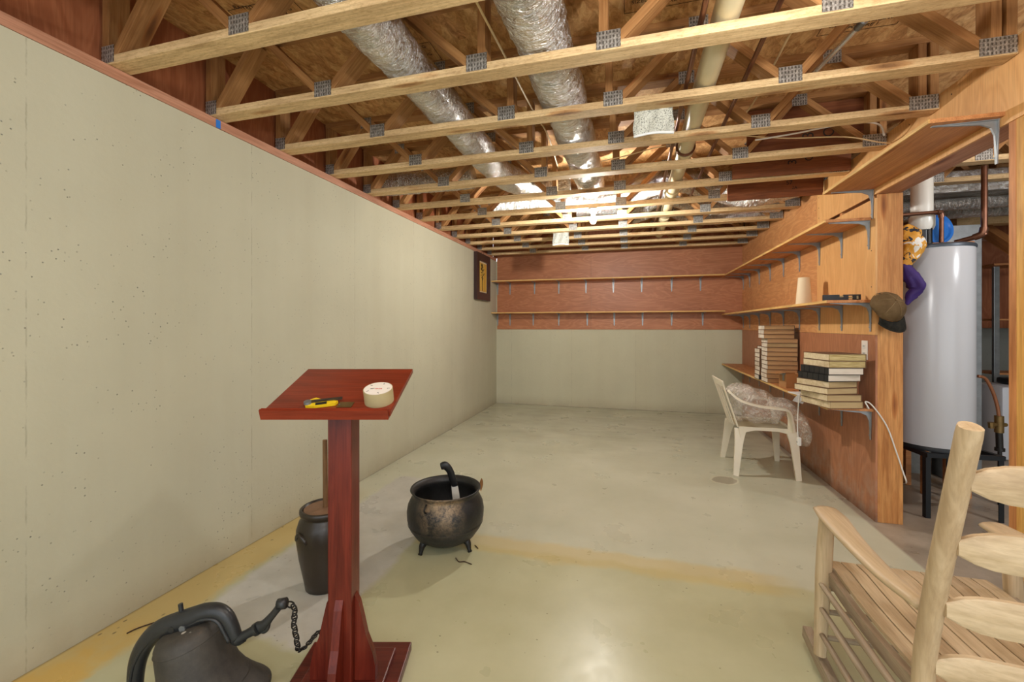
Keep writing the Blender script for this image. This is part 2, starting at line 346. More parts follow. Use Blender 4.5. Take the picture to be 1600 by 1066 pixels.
M['hose'] = simple('brown_hose', rgb(150, 100, 70), 0.35, 0.3)
M['softener'] = simple('pale_grey_plastic', rgb(206, 210, 218), 0.4)
M['paper'] = simple('white_paper', rgb(228, 230, 230), 0.7)
M['cardboard'] = simple('cardboard', rgb(176, 128, 80), 0.75, 0, 0.1, 8)
M['purple'] = simple('purple_cloth', rgb(58, 34, 110), 0.7, 0, 0.2, 12)
M['cinder'] = simple('grey_concrete_block', rgb(140, 142, 138), 0.85, 0, 0.3, 14, 0.5)
# cap cloths
t = NT('tan_cap_cloth'); v = t.coords((1, 1, 1)); c = t.ramp(t.noise(v, 14, 4), [(0.3, rgb(116, 92, 60)), (0.7, rgb(152, 126, 88))]); t.bump(t.noise(v, 300, 2), 0.3, 0.001); M['cap'] = t.fin(c, 0.85)
t = NT('dark_brim_cloth'); v = t.coords((1, 1, 1)); c = t.ramp(t.noise(v, 30, 5, 0.8), [(0.35, rgb(30, 32, 30)), (0.7, rgb(66, 62, 50))]); M['brim'] = t.fin(c, 0.85)
t = NT('gold_patterned_cloth'); v = t.coords((1, 1, 1)); c = t.ramp(t.noise(v, 16, 2, 0.5, 1.5), [(0.36, rgb(36, 40, 50)), (0.40, rgb(214, 154, 56)), (0.56, rgb(226, 170, 74)), (0.6, rgb(232, 230, 224))], 'CONSTANT'); M['gold_cloth'] = t.fin(c, 0.6)
# mineral wool scrap
t = NT('speckled_paper_faced_scrap'); v = t.coords((1, 1, 1)); c = t.ramp(t.noise(v, 150, 3, 0.7), [(0.36, rgb(130, 132, 124)), (0.5, rgb(232, 234, 226))]); M['scrap'] = t.fin(c, 0.85)
# clear film
t = NT('clear_plastic_film'); v = t.coords((1, 1, 1))
t.bump(t.noise(v, 14, 3, 0.6, 1.6), 1.0, 0.02)
t.fin(rgb(246, 238, 226), 0.10, 0, 1.0); t.b.inputs['Alpha'].default_value = 0.30
fa = t.ramp(t.noise(v, 10, 3, 0.7, 2.5), [(0.38, (0.14, 0.14, 0.14, 1)), (0.52, (0.28, 0.28, 0.28, 1)), (0.66, (0.62, 0.62, 0.62, 1))]); t.l(fa, t.b.inputs['Alpha'])
M['film'] = t.m
# bulb
t = NT('bulb_glass'); t.fin((1, 0.9, 0.75, 1), 0.3)
t.b.inputs['Emission Color'].default_value = (1.0, 0.96, 0.90, 1); t.b.inputs['Emission Strength'].default_value = BULB_L
M['bulb'] = t.m
M['porcelain'] = simple('grey_porcelain', rgb(150, 146, 140), 0.4)
# painting ground, yellow boards
t = NT('painted_gold_boards'); v = t.coords((1, 1, 1), rnd=False)
c = t.ramp(t.noise(t.coords((0.5, 30, 1.2), rnd=False), 0.6, 2), [(0.3, rgb(206, 130, 30)), (0.5, rgb(222, 176, 60)), (0.7, rgb(232, 206, 120))]); M['gold'] = t.fin(c, 0.4)

# ------------------------------------------------------------------ mesh helpers
def BM(): return bmesh.new()
def add_box(bm, c, s, rot=None, bev=0.0):
    m = Matrix.Translation(Vector(c))
    if rot is not None: m = m @ rot.to_4x4()
    m = m @ Matrix.Diagonal((s[0], s[1], s[2], 1))
    r = bmesh.ops.create_cube(bm, size=1.0, matrix=m)
    if bev:
        es = list({e for v_ in r['verts'] for e in v_.link_edges})
        bmesh.ops.bevel(bm, geom=es, offset=bev, segments=2, affect='EDGES', profile=0.5)
def frames(pts):
    T = []
    for i in range(len(pts)):
        a = pts[max(i-1, 0)]; b = pts[min(i+1, len(pts)-1)]
        T.append((b-a).normalized())
    return T
def add_tube(bm, pts, rad, segs=10, caps=True, up=None, squash=None, rough=None):
    """swept round (or squashed) tube; rad number, list, or list of (w,h)"""
    pts = [Vector(p) for p in pts]; T = frames(pts)
    n0 = Vector(up) if up is not None else (Vector((0, 0, 1)) if abs(T[0].z) < 0.9 else Vector((1, 0, 0)))
    rings = []; N = n0
    for i, (p, tt) in enumerate(zip(pts, T)):
        if up is not None: N = Vector(up)
        N = (N - tt*N.dot(tt)).normalized(); B = tt.cross(N)
        r = rad[i] if isinstance(rad, (list, tuple)) else rad
        rw, rh = r if isinstance(r, (tuple, list)) else (r, r)
        ring = []
        for k in range(segs):
            a = 2*PI*k/segs; q = 1.0
            if rough: q = rough(i, k)
            ring.append(bm.verts.new(p + (B*math.cos(a)*rw + N*math.sin(a)*rh)*q))
        rings.append(ring)
    for i in range(len(rings)-1):
        for k in range(segs):
            bm.faces.new((rings[i][k], rings[i][(k+1) % segs], rings[i+1][(k+1) % segs], rings[i+1][k]))
    if caps:
        bm.faces.new(list(reversed(rings[0]))); bm.faces.new(rings[-1])
def add_bar(bm, pts, wh, up):
    """swept rectangle: wh = (width, thickness) or list; thickness along up"""
    pts = [Vector(p) for p in pts]; T = frames(pts); rings = []
    for i, (p, tt) in enumerate(zip(pts, T)):
        N = Vector(up); N = (N - tt*N.dot(tt)).normalized(); B = tt.cross(N)
        wd, th = wh[i] if isinstance(wh, list) else wh
        rings.append([bm.verts.new(p + B*a*wd/2 + N*b*th/2) for a, b in ((-1, -1), (1, -1), (1, 1), (-1, 1))])
    for i in range(len(rings)-1):
        for k in range(4):
            bm.faces.new((rings[i][k], rings[i][(k+1) % 4], rings[i+1][(k+1) % 4], rings[i+1][k]))
    bm.faces.new(list(reversed(rings[0]))); bm.faces.new(rings[-1])
def add_lathe(bm, prof, segs=40, c=(0, 0, 0), rot=None, closed=False):
    rings = []; c = Vector(c)
    for r, z in prof:
        ring = []
        if r < 1e-5:
            p = Vector((0, 0, z)); p = rot @ p if rot is not None else p
            ring = [bm.verts.new(c+p)]
        else:
            for k in range(segs):
                a = 2*PI*k/segs; p = Vector((r*math.cos(a), r*math.sin(a), z))
                if rot is not None: p = rot @ p
                ring.append(bm.verts.new(c+p))
        rings.append(ring)
    for i in range(len(rings)-1):
        A, B = rings[i], rings[i+1]
        for k in range(segs):
            k2 = (k+1) % segs
            if len(A) == 1 and len(B) == 1: break
            if len(A) == 1: bm.faces.new((A[0], B[k2], B[k]))
            elif len(B) == 1: bm.faces.new((A[k], A[k2], B[0]))
            else: bm.faces.new((A[k], A[k2], B[k2], B[k]))
def add_prism(bm, poly, f, d0, d1):
    """poly 2D points -> f(x, y, d) world; extruded d0..d1"""
    a = [bm.verts.new(f(x, y, d0)) for x, y in poly]; b = [bm.verts.new(f(x, y, d1)) for x, y in poly]
    bm.faces.new(a); bm.faces.new(list(reversed(b))); n = len(poly)
    for k in range(n): bm.faces.new((a[k], b[k], b[(k+1) % n], a[(k+1) % n]))
def smooth_path(pts, n=6):
    pts = [Vector(p) for p in pts]; out = []
    P = [pts[0]*2-pts[1]] + pts + [pts[-1]*2-pts[-2]]
    for i in range(1, len(P)-2):
        for k in range(n):
            t_ = k/n; p0, p1, p2, p3 = P[i-1:i+3]
            out.append(0.5*((2*p1)+(-p0+p2)*t_+(2*p0-5*p1+4*p2-p3)*t_*t_+(-p0+3*p1-3*p2+p3)*t_**3))
    out.append(pts[-1]); return out
def lerp_list(vals, n):
    out = []
    for i in range(len(vals)-1):
        for k in range(n):
            q = k/n; a, b = vals[i], vals[i+1]
            out.append(tuple(x*(1-q)+y*q for x, y in zip(a, b)) if isinstance(a, tuple) else a*(1-q)+b*q)
    out.append(vals[-1]); return out

def obj(name, bm, mat, parent=None, world=False, smooth=False, loc=None, mats=None):
    """one mesh object. world=True: bm is in world coords and is brought into the parent's frame"""
    bmesh.ops.recalc_face_normals(bm, faces=bm.faces[:])
    if world and parent is not None:
        bpy.context.view_layer.update()
        bm.transform(parent.matrix_world.inverted())
    if parent is None and loc is None:
        xs = [v_.co for v_ in bm.verts]
        loc = Vector((sum(p.x for p in xs)/len(xs), sum(p.y for p in xs)/len(xs), min(p.z for p in xs)))
        bm.transform(Matrix.Translation(-loc))
    me = bpy.data.meshes.new(name); bm.to_mesh(me); bm.free()
    if mats:
        for m_ in mats: me.materials.append(m_)
    else: me.materials.append(mat)
    if smooth:
        for p in me.polygons: p.use_smooth = True
    o = bpy.data.objects.new(name, me); C.objects.link(o)
    if loc is not None: o.location = loc
    if parent is not None: o.parent = parent
    if smooth == 'auto':
        md = o.modifiers.new('es', 'EDGE_SPLIT'); md.split_angle = math.radians(38)
    return o
def thing(name, label, cat, loc=(0, 0, 0), rz=0.0, group=None):
    o = bpy.data.objects.new(name, None); C.objects.link(o); o.empty_display_size = 0.05
    o.location = loc; o.rotation_euler = (0, 0, rz); o['label'] = label; o['category'] = cat
    if group: o['group'] = group
    bpy.context.view_layer.update(); return o
def tag(o, label, cat, group=None, kind=None):
    o['label'] = label; o['category'] = cat
    if group: o['group'] = group
    if kind: o['kind'] = kind
    return o
def struct(o): o['kind'] = 'structure'; return o
def board(name, p0, p1, wd, th, mat, parent=None, up=(0, 0, 1), bev=0.002, ends=(0, 0)):
    """board along p0->p1, local X = length; th along up, wd across. coordinates in parent's frame"""
    p0, p1 = Vector(p0), Vector(p1); d = p1-p0; L = d.length; x = d.normalized()
    z = Vector(up); z = (z - x*z.dot(x)).normalized(); y = z.cross(x)
    bm = BM(); add_box(bm, (0, 0, 0), (L, wd, th), bev=bev)
    me = bpy.data.meshes.new(name); bmesh.ops.recalc_face_normals(bm, faces=bm.faces[:]); bm.to_mesh(me); bm.free(); me.materials.append(mat)
    o = bpy.data.objects.new(name, me); C.objects.link(o)
    R = Matrix((x, y, z)).transposed().to_4x4()
    o.matrix_world = Matrix.Translation((p0+p1)/2) @ R
    if parent is not None:
        o.parent = parent; o.matrix_basis = Matrix.Translation((p0+p1)/2) @ R
    return o
def boxobj(name, lo, hi, mat, parent=None, bev=0.002, world=False):
    lo, hi = Vector(lo), Vector(hi); bm = BM()
    add_box(bm, (lo+hi)/2, [abs(a) for a in (hi-lo)], bev=bev)
    return obj(name, bm, mat, parent, world=world)
_tc = {}
def text(name, s, size, mat, parent, mtx, extrude=0.0004):
    cu = bpy.data.curves.new(name, 'FONT'); cu.body = s; cu.size = size; cu.extrude = extrude; cu.align_x = 'CENTER'; cu.align_y = 'CENTER'
    tmp = bpy.data.objects.new(name+'_t', cu); C.objects.link(tmp)
    bpy.context.view_layer.update()
    me = bpy.data.meshes.new_from_object(tmp.evaluated_get(bpy.context.evaluated_depsgraph_get()))
    bpy.data.objects.remove(tmp); bpy.data.curves.remove(cu)
    me.materials.clear(); me.materials.append(mat)
    o = bpy.data.objects.new(name, me); C.objects.link(o); o.parent = parent; o.matrix_basis = mtx
    return o

# ------------------------------------------------------------------ room geometry
XL, XR, YB = -2.235, 1.60, 7.10
H_C, Z_SILL, Z_CH, Z_TOP = 2.44, 2.495, 2.495, 2.90
PT = 0.145            # partition thickness
struct(boxobj('floor', (-2.6, -2.4, -0.12), (6.2, 7.4, 0.0), M['floor'], bev=0))
bpy.data.objects['floor'].location  # origin at slab underside; shader uses Object coords
def world_shell(name, lo, hi, mat):
    bm = BM(); lo, hi = Vector(lo), Vector(hi); add_box(bm, (lo+hi)/2, hi-lo)
    return struct(obj(name, bm, mat, loc=Vector((0, 0, 0))))
bpy.data.objects.remove(bpy.data.objects['floor'])
world_shell('floor', (-2.6, -2.4, -0.12), (6.2, 7.4, 0.0), M['floor'])
world_shell('wall_left', (XL-0.25, -2.4, 0.0), (XL, 7.1, H_C), M['wall_l'])
world_shell('wall_back', (XL-0.25, YB, 0.0), (XR+PT, YB+0.25, H_C), M['wall_b'])
world_shell('wall_back_utility', (XR+PT, YB, 0.0), (6.2, YB+0.25, H_C), M['wall_u'])
world_shell('wall_far_right', (6.0, -2.4, 0.0), (6.2, YB, Z_TOP), M['wall_u'])
world_shell('ceiling', (XL-0.25, -1.3, Z_TOP), (6.2, 7.35, Z_TOP+0.02), M['osb'])
# sill plate and rim panels on the left wall
o = board('trim_1', (XL-0.068, -2.4, H_C+0.0275), (XL-0.068, 7.1, H_C+0.0275), 0.14, 0.051, M['sill']); struct(o)
world_shell('trim_2', (XL-0.075, -1.3, Z_SILL), (XL-0.06, 7.1, Z_TOP), M['ply_rim'])
world_shell('trim_3', (XL-0.06, YB+0.01, Z_SILL), (6.0, YB+0.03, Z_TOP), M['ply_rim'])
o = board('trim_4', (XL, YB+0.1, H_C+0.0275), (6.0, YB+0.1, H_C+0.0275), 0.14, 0.051, M['sill']); struct(o)
# plywood on the back wall, upper part (two sheets), 12 mm
world_shell('trim_5', (XL+0.02, YB-0.014, 1.272), (-0.62, YB, 2.577), M['ply_h'])
world_shell('trim_6', (-0.618, YB-0.014, 1.272), (XR, YB, 2.577), M['ply_h'])
# right partition: plywood sheets on the room side
YP0, YP1 = 3.47, YB-0.014
Y_OP = 2.41
def sheet(n, y0, y1, z0, z1, m):
    return world_shell(n, (XR, y0, z0), (XR+0.012, y1, z1), m)
z_h = 2.225
sheet('wall_right', 3.47, 5.2, 0.0, 1.268, M['ply_shaded'])
sheet('wall_right_far_sheet', 5.202, YP1, 0.0, 1.268, M['ply_shaded'])
sheet('wall_right_middle_sheet', 4.42, YP1, 1.27, 2.577, M['ply_o'])
sheet('wall_right_near_sheet', 3.47, 4.418, 1.27, 2.20, M['ply_v'])
sheet('wall_right_header_sheet', 1.95, 4.418, z_h, 2.577, M['ply_v'])
sheet('wall_right_header_front_sheet', -0.6, 1.948, z_h, 2.577, M['ply_v'])
# nail heads down the sheets
bmn = BM()
for yy in (3.52, 4.38, 4.46):
    for k in range(4):
        add_lathe(bmn, [(0, 0.0), (0.004, 0.0), (0.004, 0.0015), (0, 0.0015)], 8, (XR-0.0012, yy, 2.28+0.09*k if yy > 3.6 else 1.35+0.25*k), Matrix.Rotation(PI/2, 3, 'Y'))
for yy in (2.05, 2.2, 2.75, 3.1):
    for zz in (2.30, 2.36, 2.53): add_lathe(bmn, [(0, 0.0), (0.004, 0.0), (0.004, 0.0015), (0, 0.0015)], 8, (XR-0.0012, yy+0.01*random.random(), zz), Matrix.Rotation(PI/2, 3, 'Y'))
struct(obj('trim_7', bmn, M['darkmetal'], loc=Vector((0, 0, 0))))
# framing behind the plywood
o = board('trim_8', (XR+0.012+0.066, 3.472, 0.0), (XR+0.012+0.066, 3.472, 2.20), 0.12, 0.002, M['postwood'])
bpy.data.objects.remove(o)
o = board('trim_8', (XR+PT/2, 3.489, 0.0), (XR+PT/2, 3.489, z_h), PT-0.0, 0.038, M['postwood'], up=(0, 1, 0), bev=0.003); o.location.x += 0.012; struct(o)
o = board('trim_9', (XR+PT/2+0.012, 3.528, 0.0), (XR+PT/2+0.012, 3.528, z_h), PT-0.01, 0.038, M['stud'], up=(0, 1, 0)); struct(o)
n_t = 10
for yy in (4.0, 4.6, 5.2, 5.8, 6.4, 7.0):
    struct(board('trim_%d' % n_t, (XR+0.012+0.065, yy, 0.0), (XR+0.077, yy, z_h), 0.13, 0.038, M['stud'], up=(0, 1, 0))); n_t += 1
# header beam underside (opening) and plates
struct(board('trim_%d' % n_t, (XR+0.012+0.0665, -0.6, z_h+0.125), (XR+0.0785, YB-0.02, z_h+0.125), 0.133, 0.25, M['sill'])); n_t += 1
# jamb studs on the near side of the opening
struct(board('trim_%d' % n_t, (XR+0.075, Y_OP-0.019, 0.0), (XR+0.075, Y_OP-0.019, z_h), 0.14, 0.038, M['stud'], up=(0, 1, 0))); n_t += 1
struct(board('trim_%d' % n_t, (XR+0.075, Y_OP-0.058, 0.0), (XR+0.075, Y_OP-0.058, z_h), 0.14, 0.038, M['yellowstud'], up=(0, 1, 0))); n_t += 1
struct(board('trim_%d' % n_t, (XR+0.075, Y_OP-0.15, 0.0), (XR+0.075, Y_OP-0.15, z_h), 0.14, 0.14, M['yellowstud'], up=(0, 1, 0))); n_t += 1

# ------------------------------------------------------------------ floor trusses
ORD = ['nearest', 'second', 'third', 'fourth', 'fifth', 'sixth', 'seventh', 'eighth', 'ninth', 'tenth', 'eleventh', 'twelfth', 'thirteenth', 'fourteenth']
W, TH = 0.089, 0.038
X0, X1 = XL-0.045, XR-0.004
BOT = [-1.51, -0.68, -0.09, 0.738]
TOPP = [-1.92, -1.10, 0.33, 1.10]
def web_part(parent, xa, za, xb, zb, mat=None):
    a = Vector((xa, 0, za)); b = Vector((xb, 0, zb)); d = (b-a).normalized()
    o = board('web', a, b, W-0.002, TH, mat or M['web'], parent, up=(-d.z, 0, d.x) if abs(d.x) < abs(d.z) else (0, 0, 1), bev=0.0015)
    return o
def make_truss(x0, x1, bots, tops, label, group, name='floor_truss', jig=True):
    t_ = thing(name, label, 'truss', (0, 0, 0), 0, group)
    board('bottom_chord', (x0, 0, TH/2), (x1, 0, TH/2), W, TH, M['chord'], t_)
    H = Z_TOP-Z_CH
    board('top_chord', (x0, 0, H-TH/2), (x1, 0, H-TH/2), W, TH, M['web'], t_)
    lo, hi = TH+0.001, H-TH-0.001
    web_part(t_, x0+TH/2+0.002, lo, x0+TH/2+0.002, hi); web_part(t_, x1-TH/2-0.002, lo, x1-TH/2-0.002, hi)
    e = 0.035
    # left end, zig zag, chase, zig zag, right end
    web_part(t_, x0+0.075, lo, tops[0]-e, hi); web_part(t_, tops[0]+e, hi, bots[0]-e, lo)
    web_part(t_, bots[0]+e, lo, tops[1]-e, hi); web_part(t_, tops[1]+e, hi, bots[1]-e, lo)
    web_part(t_, bots[1]+0.022, lo, bots[1]+0.022, hi)
    web_part(t_, bots[2]-0.022, lo, bots[2]-0.022, hi); web_part(t_, bots[2]+e, lo, tops[2]-e, hi)
    web_part(t_, tops[2]+e, hi, bots[3]-e, lo); web_part(t_, bots[3]+e, lo, tops[3]-e, hi)
    web_part(t_, tops[3]+e, hi, x1-0.10, lo)
    web_part(t_, x1-0.075, lo, x1-0.075, hi)
    def plate(x, z, wd=0.10, ht=0.076):
        bm = BM(); add_box(bm, (0, 0, 0), (wd, 0.0016, ht))
        o = obj('nail_plate', bm, M['plate'], t_, loc=Vector((x, -W/2-0.0012, z)))
    for x in bots: plate(x, 0.044)
    plate(x0+0.04, 0.044, 0.075); plate(x1-0.07, 0.044, 0.13)
    for x in tops: plate(x, H-0.042, 0.09)
    return t_
def dup(root, loc, label, group=None):
    r = root.copy(); C.objects.link(r); r.location = loc; r['label'] = label
    if group: r['group'] = group
    for ch in list(root.children):
        c_ = ch.copy(); C.objects.link(c_); c_.parent = r
        for g in list(ch.children):
            d_ = g.copy(); C.objects.link(d_); d_.parent = c_
    return r
GT = 'floor trusses over the room'
base = None; TR = []
for k in range(0, 13):
    y = 0.97+0.488*k-W/2
    if k == 12: y = 6.78
    if k == 0: lab = 'floor truss nearest the camera, cut by the top left of the photo'
    elif k == 12: lab = 'floor truss closest to the back wall, just above the dark plywood'
    else: lab = ORD[k]+' floor truss counting from the camera towards the back wall'
    if base is None: base = make_truss(X0, X1, BOT, TOPP, lab, GT); base.location = (0, y, Z_CH); o = base
    else: o = dup(base, (0, y, Z_CH), lab)
    TR.append(o)
GU = 'floor trusses over the utility side'
ub = None
for k in range(6, 12):
    y = 0.97+0.488*k-W/2
    lab = 'utility side floor truss behind the water heater, '+ORD[k-6]+' one back'
    if ub is None:
        ub = make_truss(XR+0.155, 5.2, [2.4, 3.1, 3.7, 4.4], [2.0, 2.75, 4.05, 4.8], lab, GU); ub.location = (0, y, Z_CH)
    else: dup(ub, (0, y, Z_CH), lab)

# ------------------------------------------------------------------ ducts, pipes, wires in the ceiling
def duct(name, path, rad, label, sub=8, crinkle=0.06, group=None):
    p = smooth_path(path, sub); n = len(p)
    # resample finely so that wire hoops show
    q = []
    for i in range(n-1):
        L = (p[i+1]-p[i]).length; m = max(1, int(L/0.018))
        for k in range(m): q.append(p[i].lerp(p[i+1], k/m))
    q.append(p[-1])
    s = 0.0; rads = []; 
    for i, a in enumerate(q):
        if i: s += (a-q[i-1]).length
        rads.append(rad*(1+0.018*math.sin(s*2*PI/0.055)+0.03*math.sin(s*9)))
    sd = random.random()*50
    def rg(i, k): return 1+crinkle*(mnoise.noise(Vector((q[i].x*16+sd, q[i].y*16, k*0.55)))+0.5*mnoise.noise(Vector((q[i].x*45, q[i].y*45+sd, k*1.7))))
    bm = BM(); add_tube(bm, q, rads, 26, True, rough=rg)
    d_ = path[-1][0]-path[0][0]; o = obj(name, bm, M['foil_x' if abs(d_) > 0.8 else 'foil_y'], smooth=True); tag(o, label, 'duct', group); return o
GD = 'foil wrapped flexible ducts in the ceiling'
zc = Z_CH+TH+0.135
duct('flexible_duct', [(-1.11, -0.6, zc), (-1.11, 1.0, zc), (-1.10, 2.4, zc), (-1.11, 3.3, zc), (-1.06, 3.75, zc), (-0.80, 4.06, zc-0.01), (-0.55, 4.10, zc)], 0.112,
     'foil flexible duct running through the truss webs left of the ceiling centre', group=GD)
duct('flexible_duct', [(-0.42, -0.6, zc), (-0.41, 1.0, zc), (-0.385, 2.3, zc), (-0.37, 3.2, zc), (-0.36, 4.14, zc)], 0.128,
     'wider foil flexible duct running down the centre chase towards the bulb', group=GD)
duct('flexible_duct', [(-2.29, 3.62, zc), (-1.75, 3.62, zc-0.01), (-1.36, 3.63, zc)], 0.10, 'short foil duct end near the left wall sill', group=GD)
duct('flexible_duct', [(-1.5, 4.58, zc+0.02), (-0.9, 4.58, zc), (-0.3, 4.58, zc-0.02), (0.05, 4.58, zc+0.05), (0.37, 4.58, zc+0.115), (0.70, 4.58, zc+0.05), (1.05, 4.58, zc-0.085), (1.5, 4.58, zc-0.02)], 0.112,
     'large foil duct lying crosswise just behind the bare bulb', group=GD)
duct('flexible_duct', [(-0.6, 5.07, zc), (0.0, 5.06, zc), (0.37, 5.06, zc+0.115), (0.75, 5.07, zc-0.01), (1.5, 5.07, zc-0.04)], 0.108,
     'foil duct lying crosswise behind the hanging paper scrap', group=GD)
duct('flexible_duct', [(0.0, 5.57, zc+0.03), (0.37, 5.56, zc+0.118), (0.8, 5.56, zc-0.02), (1.5, 5.56, zc-0.02)], 0.105,
     'rearmost crosswise foil duct near the back right ceiling corner', group=GD)
# PVC drain through the webs
t_ = thing('drain_pipe', 'cream PVC drain pipe running back through the ceiling trusses', 'pipe', (0.37, 3.0, Z_CH))
zp = Z_CH+TH+0.058
bm = BM(); add_tube(bm, [(0.37, -0.6, zp), (0.372, 2.5, zp), (0.38, 6.3, zp+0.01)], 0.053, 24); obj('pipe', bm, M['pvc'], t_, world=True, smooth='auto')
for yy in (3.28, 4.2, 5.2):
    bm = BM(); add_tube(bm, [(0.373, yy, zp), (0.373, yy+0.11, zp)], 0.062, 24); obj('coupling', bm, M['pvc'], t_, world=True, smooth='auto')
bm = BM(); add_tube(bm, [(0.373, yy2, zp) for yy2 in (3.24, 3.255)], 0.066, 24); obj('hanger_strap', bm, M['copper'], t_, world=True, smooth='auto')
def pipe(name, pts, r, mat, label, cat='pipe', group=None, n=1, segs=12, sm=True):
    p = smooth_path(pts, n) if n > 1 else [Vector(x) for x in pts]
    bm = BM(); add_tube(bm, p, r, segs); o = obj(name, bm, mat, smooth='auto' if sm else False); tag(o, label, cat, group); return o
pipe('copper_pipe', [(0.275, -0.6, 2.565), (0.275, 5.9, 2.565)], 0.012, M['copper'], 'copper pipe running tight against the left of the PVC drain')
pipe('copper_pipe', [(0.56, -0.6, 2.59), (0.56, 4.6, 2.59)], 0.011, M['copper'], 'copper pipe running right of the PVC drain through the trusses')
t_ = thing('conduit', 'shiny metal conduit slanting through the webs towards the right beam', 'pipe', (1.0, 2.4, 2.7))
bm = BM(); add_tube(bm, [(1.10, 1.9, 2.74), (0.86, 3.69, 2.74)], 0.013, 12); obj('tube', bm, M['chrome'], t_, world=True, smooth='auto')
for q in (0.25, 0.75):
    a = Vector((1.10, 1.9, 2.74)).lerp(Vector((0.86, 3.69, 2.74)), q); bm = BM(); add_tube(bm, [a, a+Vector((-0.0066, 0.049, 0))], 0.017, 12); obj('coupling', bm, M['zinc'], t_, world=True, smooth='auto')
a1, a2 = at_D(742, -10, 1.72), at_D(850, 195, 3.0)
pipe('cable', [at_D(735, -22, 1.6), at_D(747, 8, 1.75), at_D(790, 90, 2.15), at_D(818, 145, 2.6), at_D(836, 178, 2.9), at_D(856, 212, 3.2), at_D(872, 262, 3.9)], 0.0055, M['cable'],
     'cream cable sagging between the two long foil ducts', 'cable', n=6, segs=8)
pipe('cable', [at_D(1262, 20, 1.85), at_D(1237, 50, 2.02), at_D(1212, 96, 2.15), at_D(1185, 148, 2.55), at_D(1155, 192, 3.0)], 0.0055, M['cable'],
     'cream cable running between the copper pipe and the conduit', 'cable', n=6, segs=8)
pipe('cable', [at_D(1180, 219, 2.80), at_D(1240, 209, 2.74), at_D(1300, 197, 2.72), at_D(1345, 191, 2.70), at_D(1374, 195, 2.69), at_D(1382, 212, 2.69)], 0.0055, M['white_cable'],
     'white cable looping down behind the right hand beam', 'cable', n=6, segs=8)
pipe('cable', [at_D(1160, 212, 2.84), at_D(1230, 216, 2.78), at_D(1320, 214, 2.72), at_D(1372, 222, 2.70), at_X(1392, 224, 1.598)], 0.004, M['cable'],
     'thin cream cable strung level below the white looping one', 'cable', n=6, segs=8)
pipe('cable', [at_D(940, 252, 3.05), at_D(980, 243, 3.05), at_D(1020, 232, 3.05), at_D(1040, 228, 3.05)], 0.004, M['cable'],
     'thin cream cable crossing just left of the PVC drain', 'cable', n=6, segs=8)
# boxed brown beams with marks, between trusses at the right
def marked_beam(y0, y1, xa, xb, z0, z1, label, marks):
    t_ = thing('marked_board', label, 'board', ((xa+xb)/2, (y0+y1)/2, z0))
    boxobj('panel', (xa, y0, z0), (xb, y1, z1), M['rough_beam'], t_, world=True)
    for (s, sz, x, z, rr) in marks:
        m = Matrix.Translation(Vector((x, y0-0.0012, z))-t_.location) @ Matrix.Rotation(PI/2, 4, 'X') @ Matrix.Rotation(rr, 4, 'Z')
        text('ink_mark', s, sz, M['ink'], t_, m)
marked_beam(3.40, 3.42, 0.80, 1.585, 2.50, 2.86, 'dark brown board with inked 3 dash between trusses at right', [('3-', 0.10, 1.18, 2.66, PI/2), ('O', 0.09, 1.30, 2.65, 0.3)])
marked_beam(3.765, 3.785, 0.78, 1.585, 2.50, 2.74, 'brown board inked with a second 3 dash one bay further back', [('3-', 0.085, 1.20, 2.605, PI/2), ('O', 0.075, 1.31, 2.615, 0.3)])
marked_beam(4.25, 4.27, 0.84, 1.585, 2.455, 2.61, 'brown boxed board with scribbled numbers beside the foil duct', [('57', 0.05, 1.33, 2.575, 0.05), ('2A', 0.035, 1.37, 2.53, -0.1)])
# OSB grade stamps: ink on the deck (part of ceiling structure)
ceil = bpy.data.objects['ceiling']
k = 0
for (x, y, rz) in ((-1.55, 1.25, 0.3), (-0.72, 1.33, 0.0), (-1.75, 1.72, 0.3), (-0.62, 1.75, 0.05), (0.12, 1.32, 0.0), (0.30, 1.55, 0.0), (-1.25, 2.2, 0.0), (0.15, 2.1, 0.0), (1.15, 2.55, 0.0)):
    for j, ln in enumerate(('RATED SHEATHING', '48/24   23/32', 'SIZED FOR SPACING', 'EXPOSURE 1')):
        m = Matrix.Translation((x+0.045*j*math.sin(rz), y+0.034*j*1.0, Z_TOP-0.0012)) @ Matrix.Rotation(PI, 4, 'X') @ Matrix.Rotation(-rz, 4, 'Z')
        o = text('grade_stamp', ln, 0.032, M['stamp'], ceil, m)
    bm = BM()
    for (dx, dy, sx_, sy_) in ((0, -0.03, 0.36, 0.003), (0, 0.135, 0.36, 0.003), (-0.18, 0.052, 0.003, 0.168), (0.18, 0.052, 0.003, 0.168)):
        add_box(bm, (x+dx, y+dy, Z_TOP-0.001), (sx_, sy_, 0.0008))
    obj('stamp_border', bm, M['stamp'], ceil)

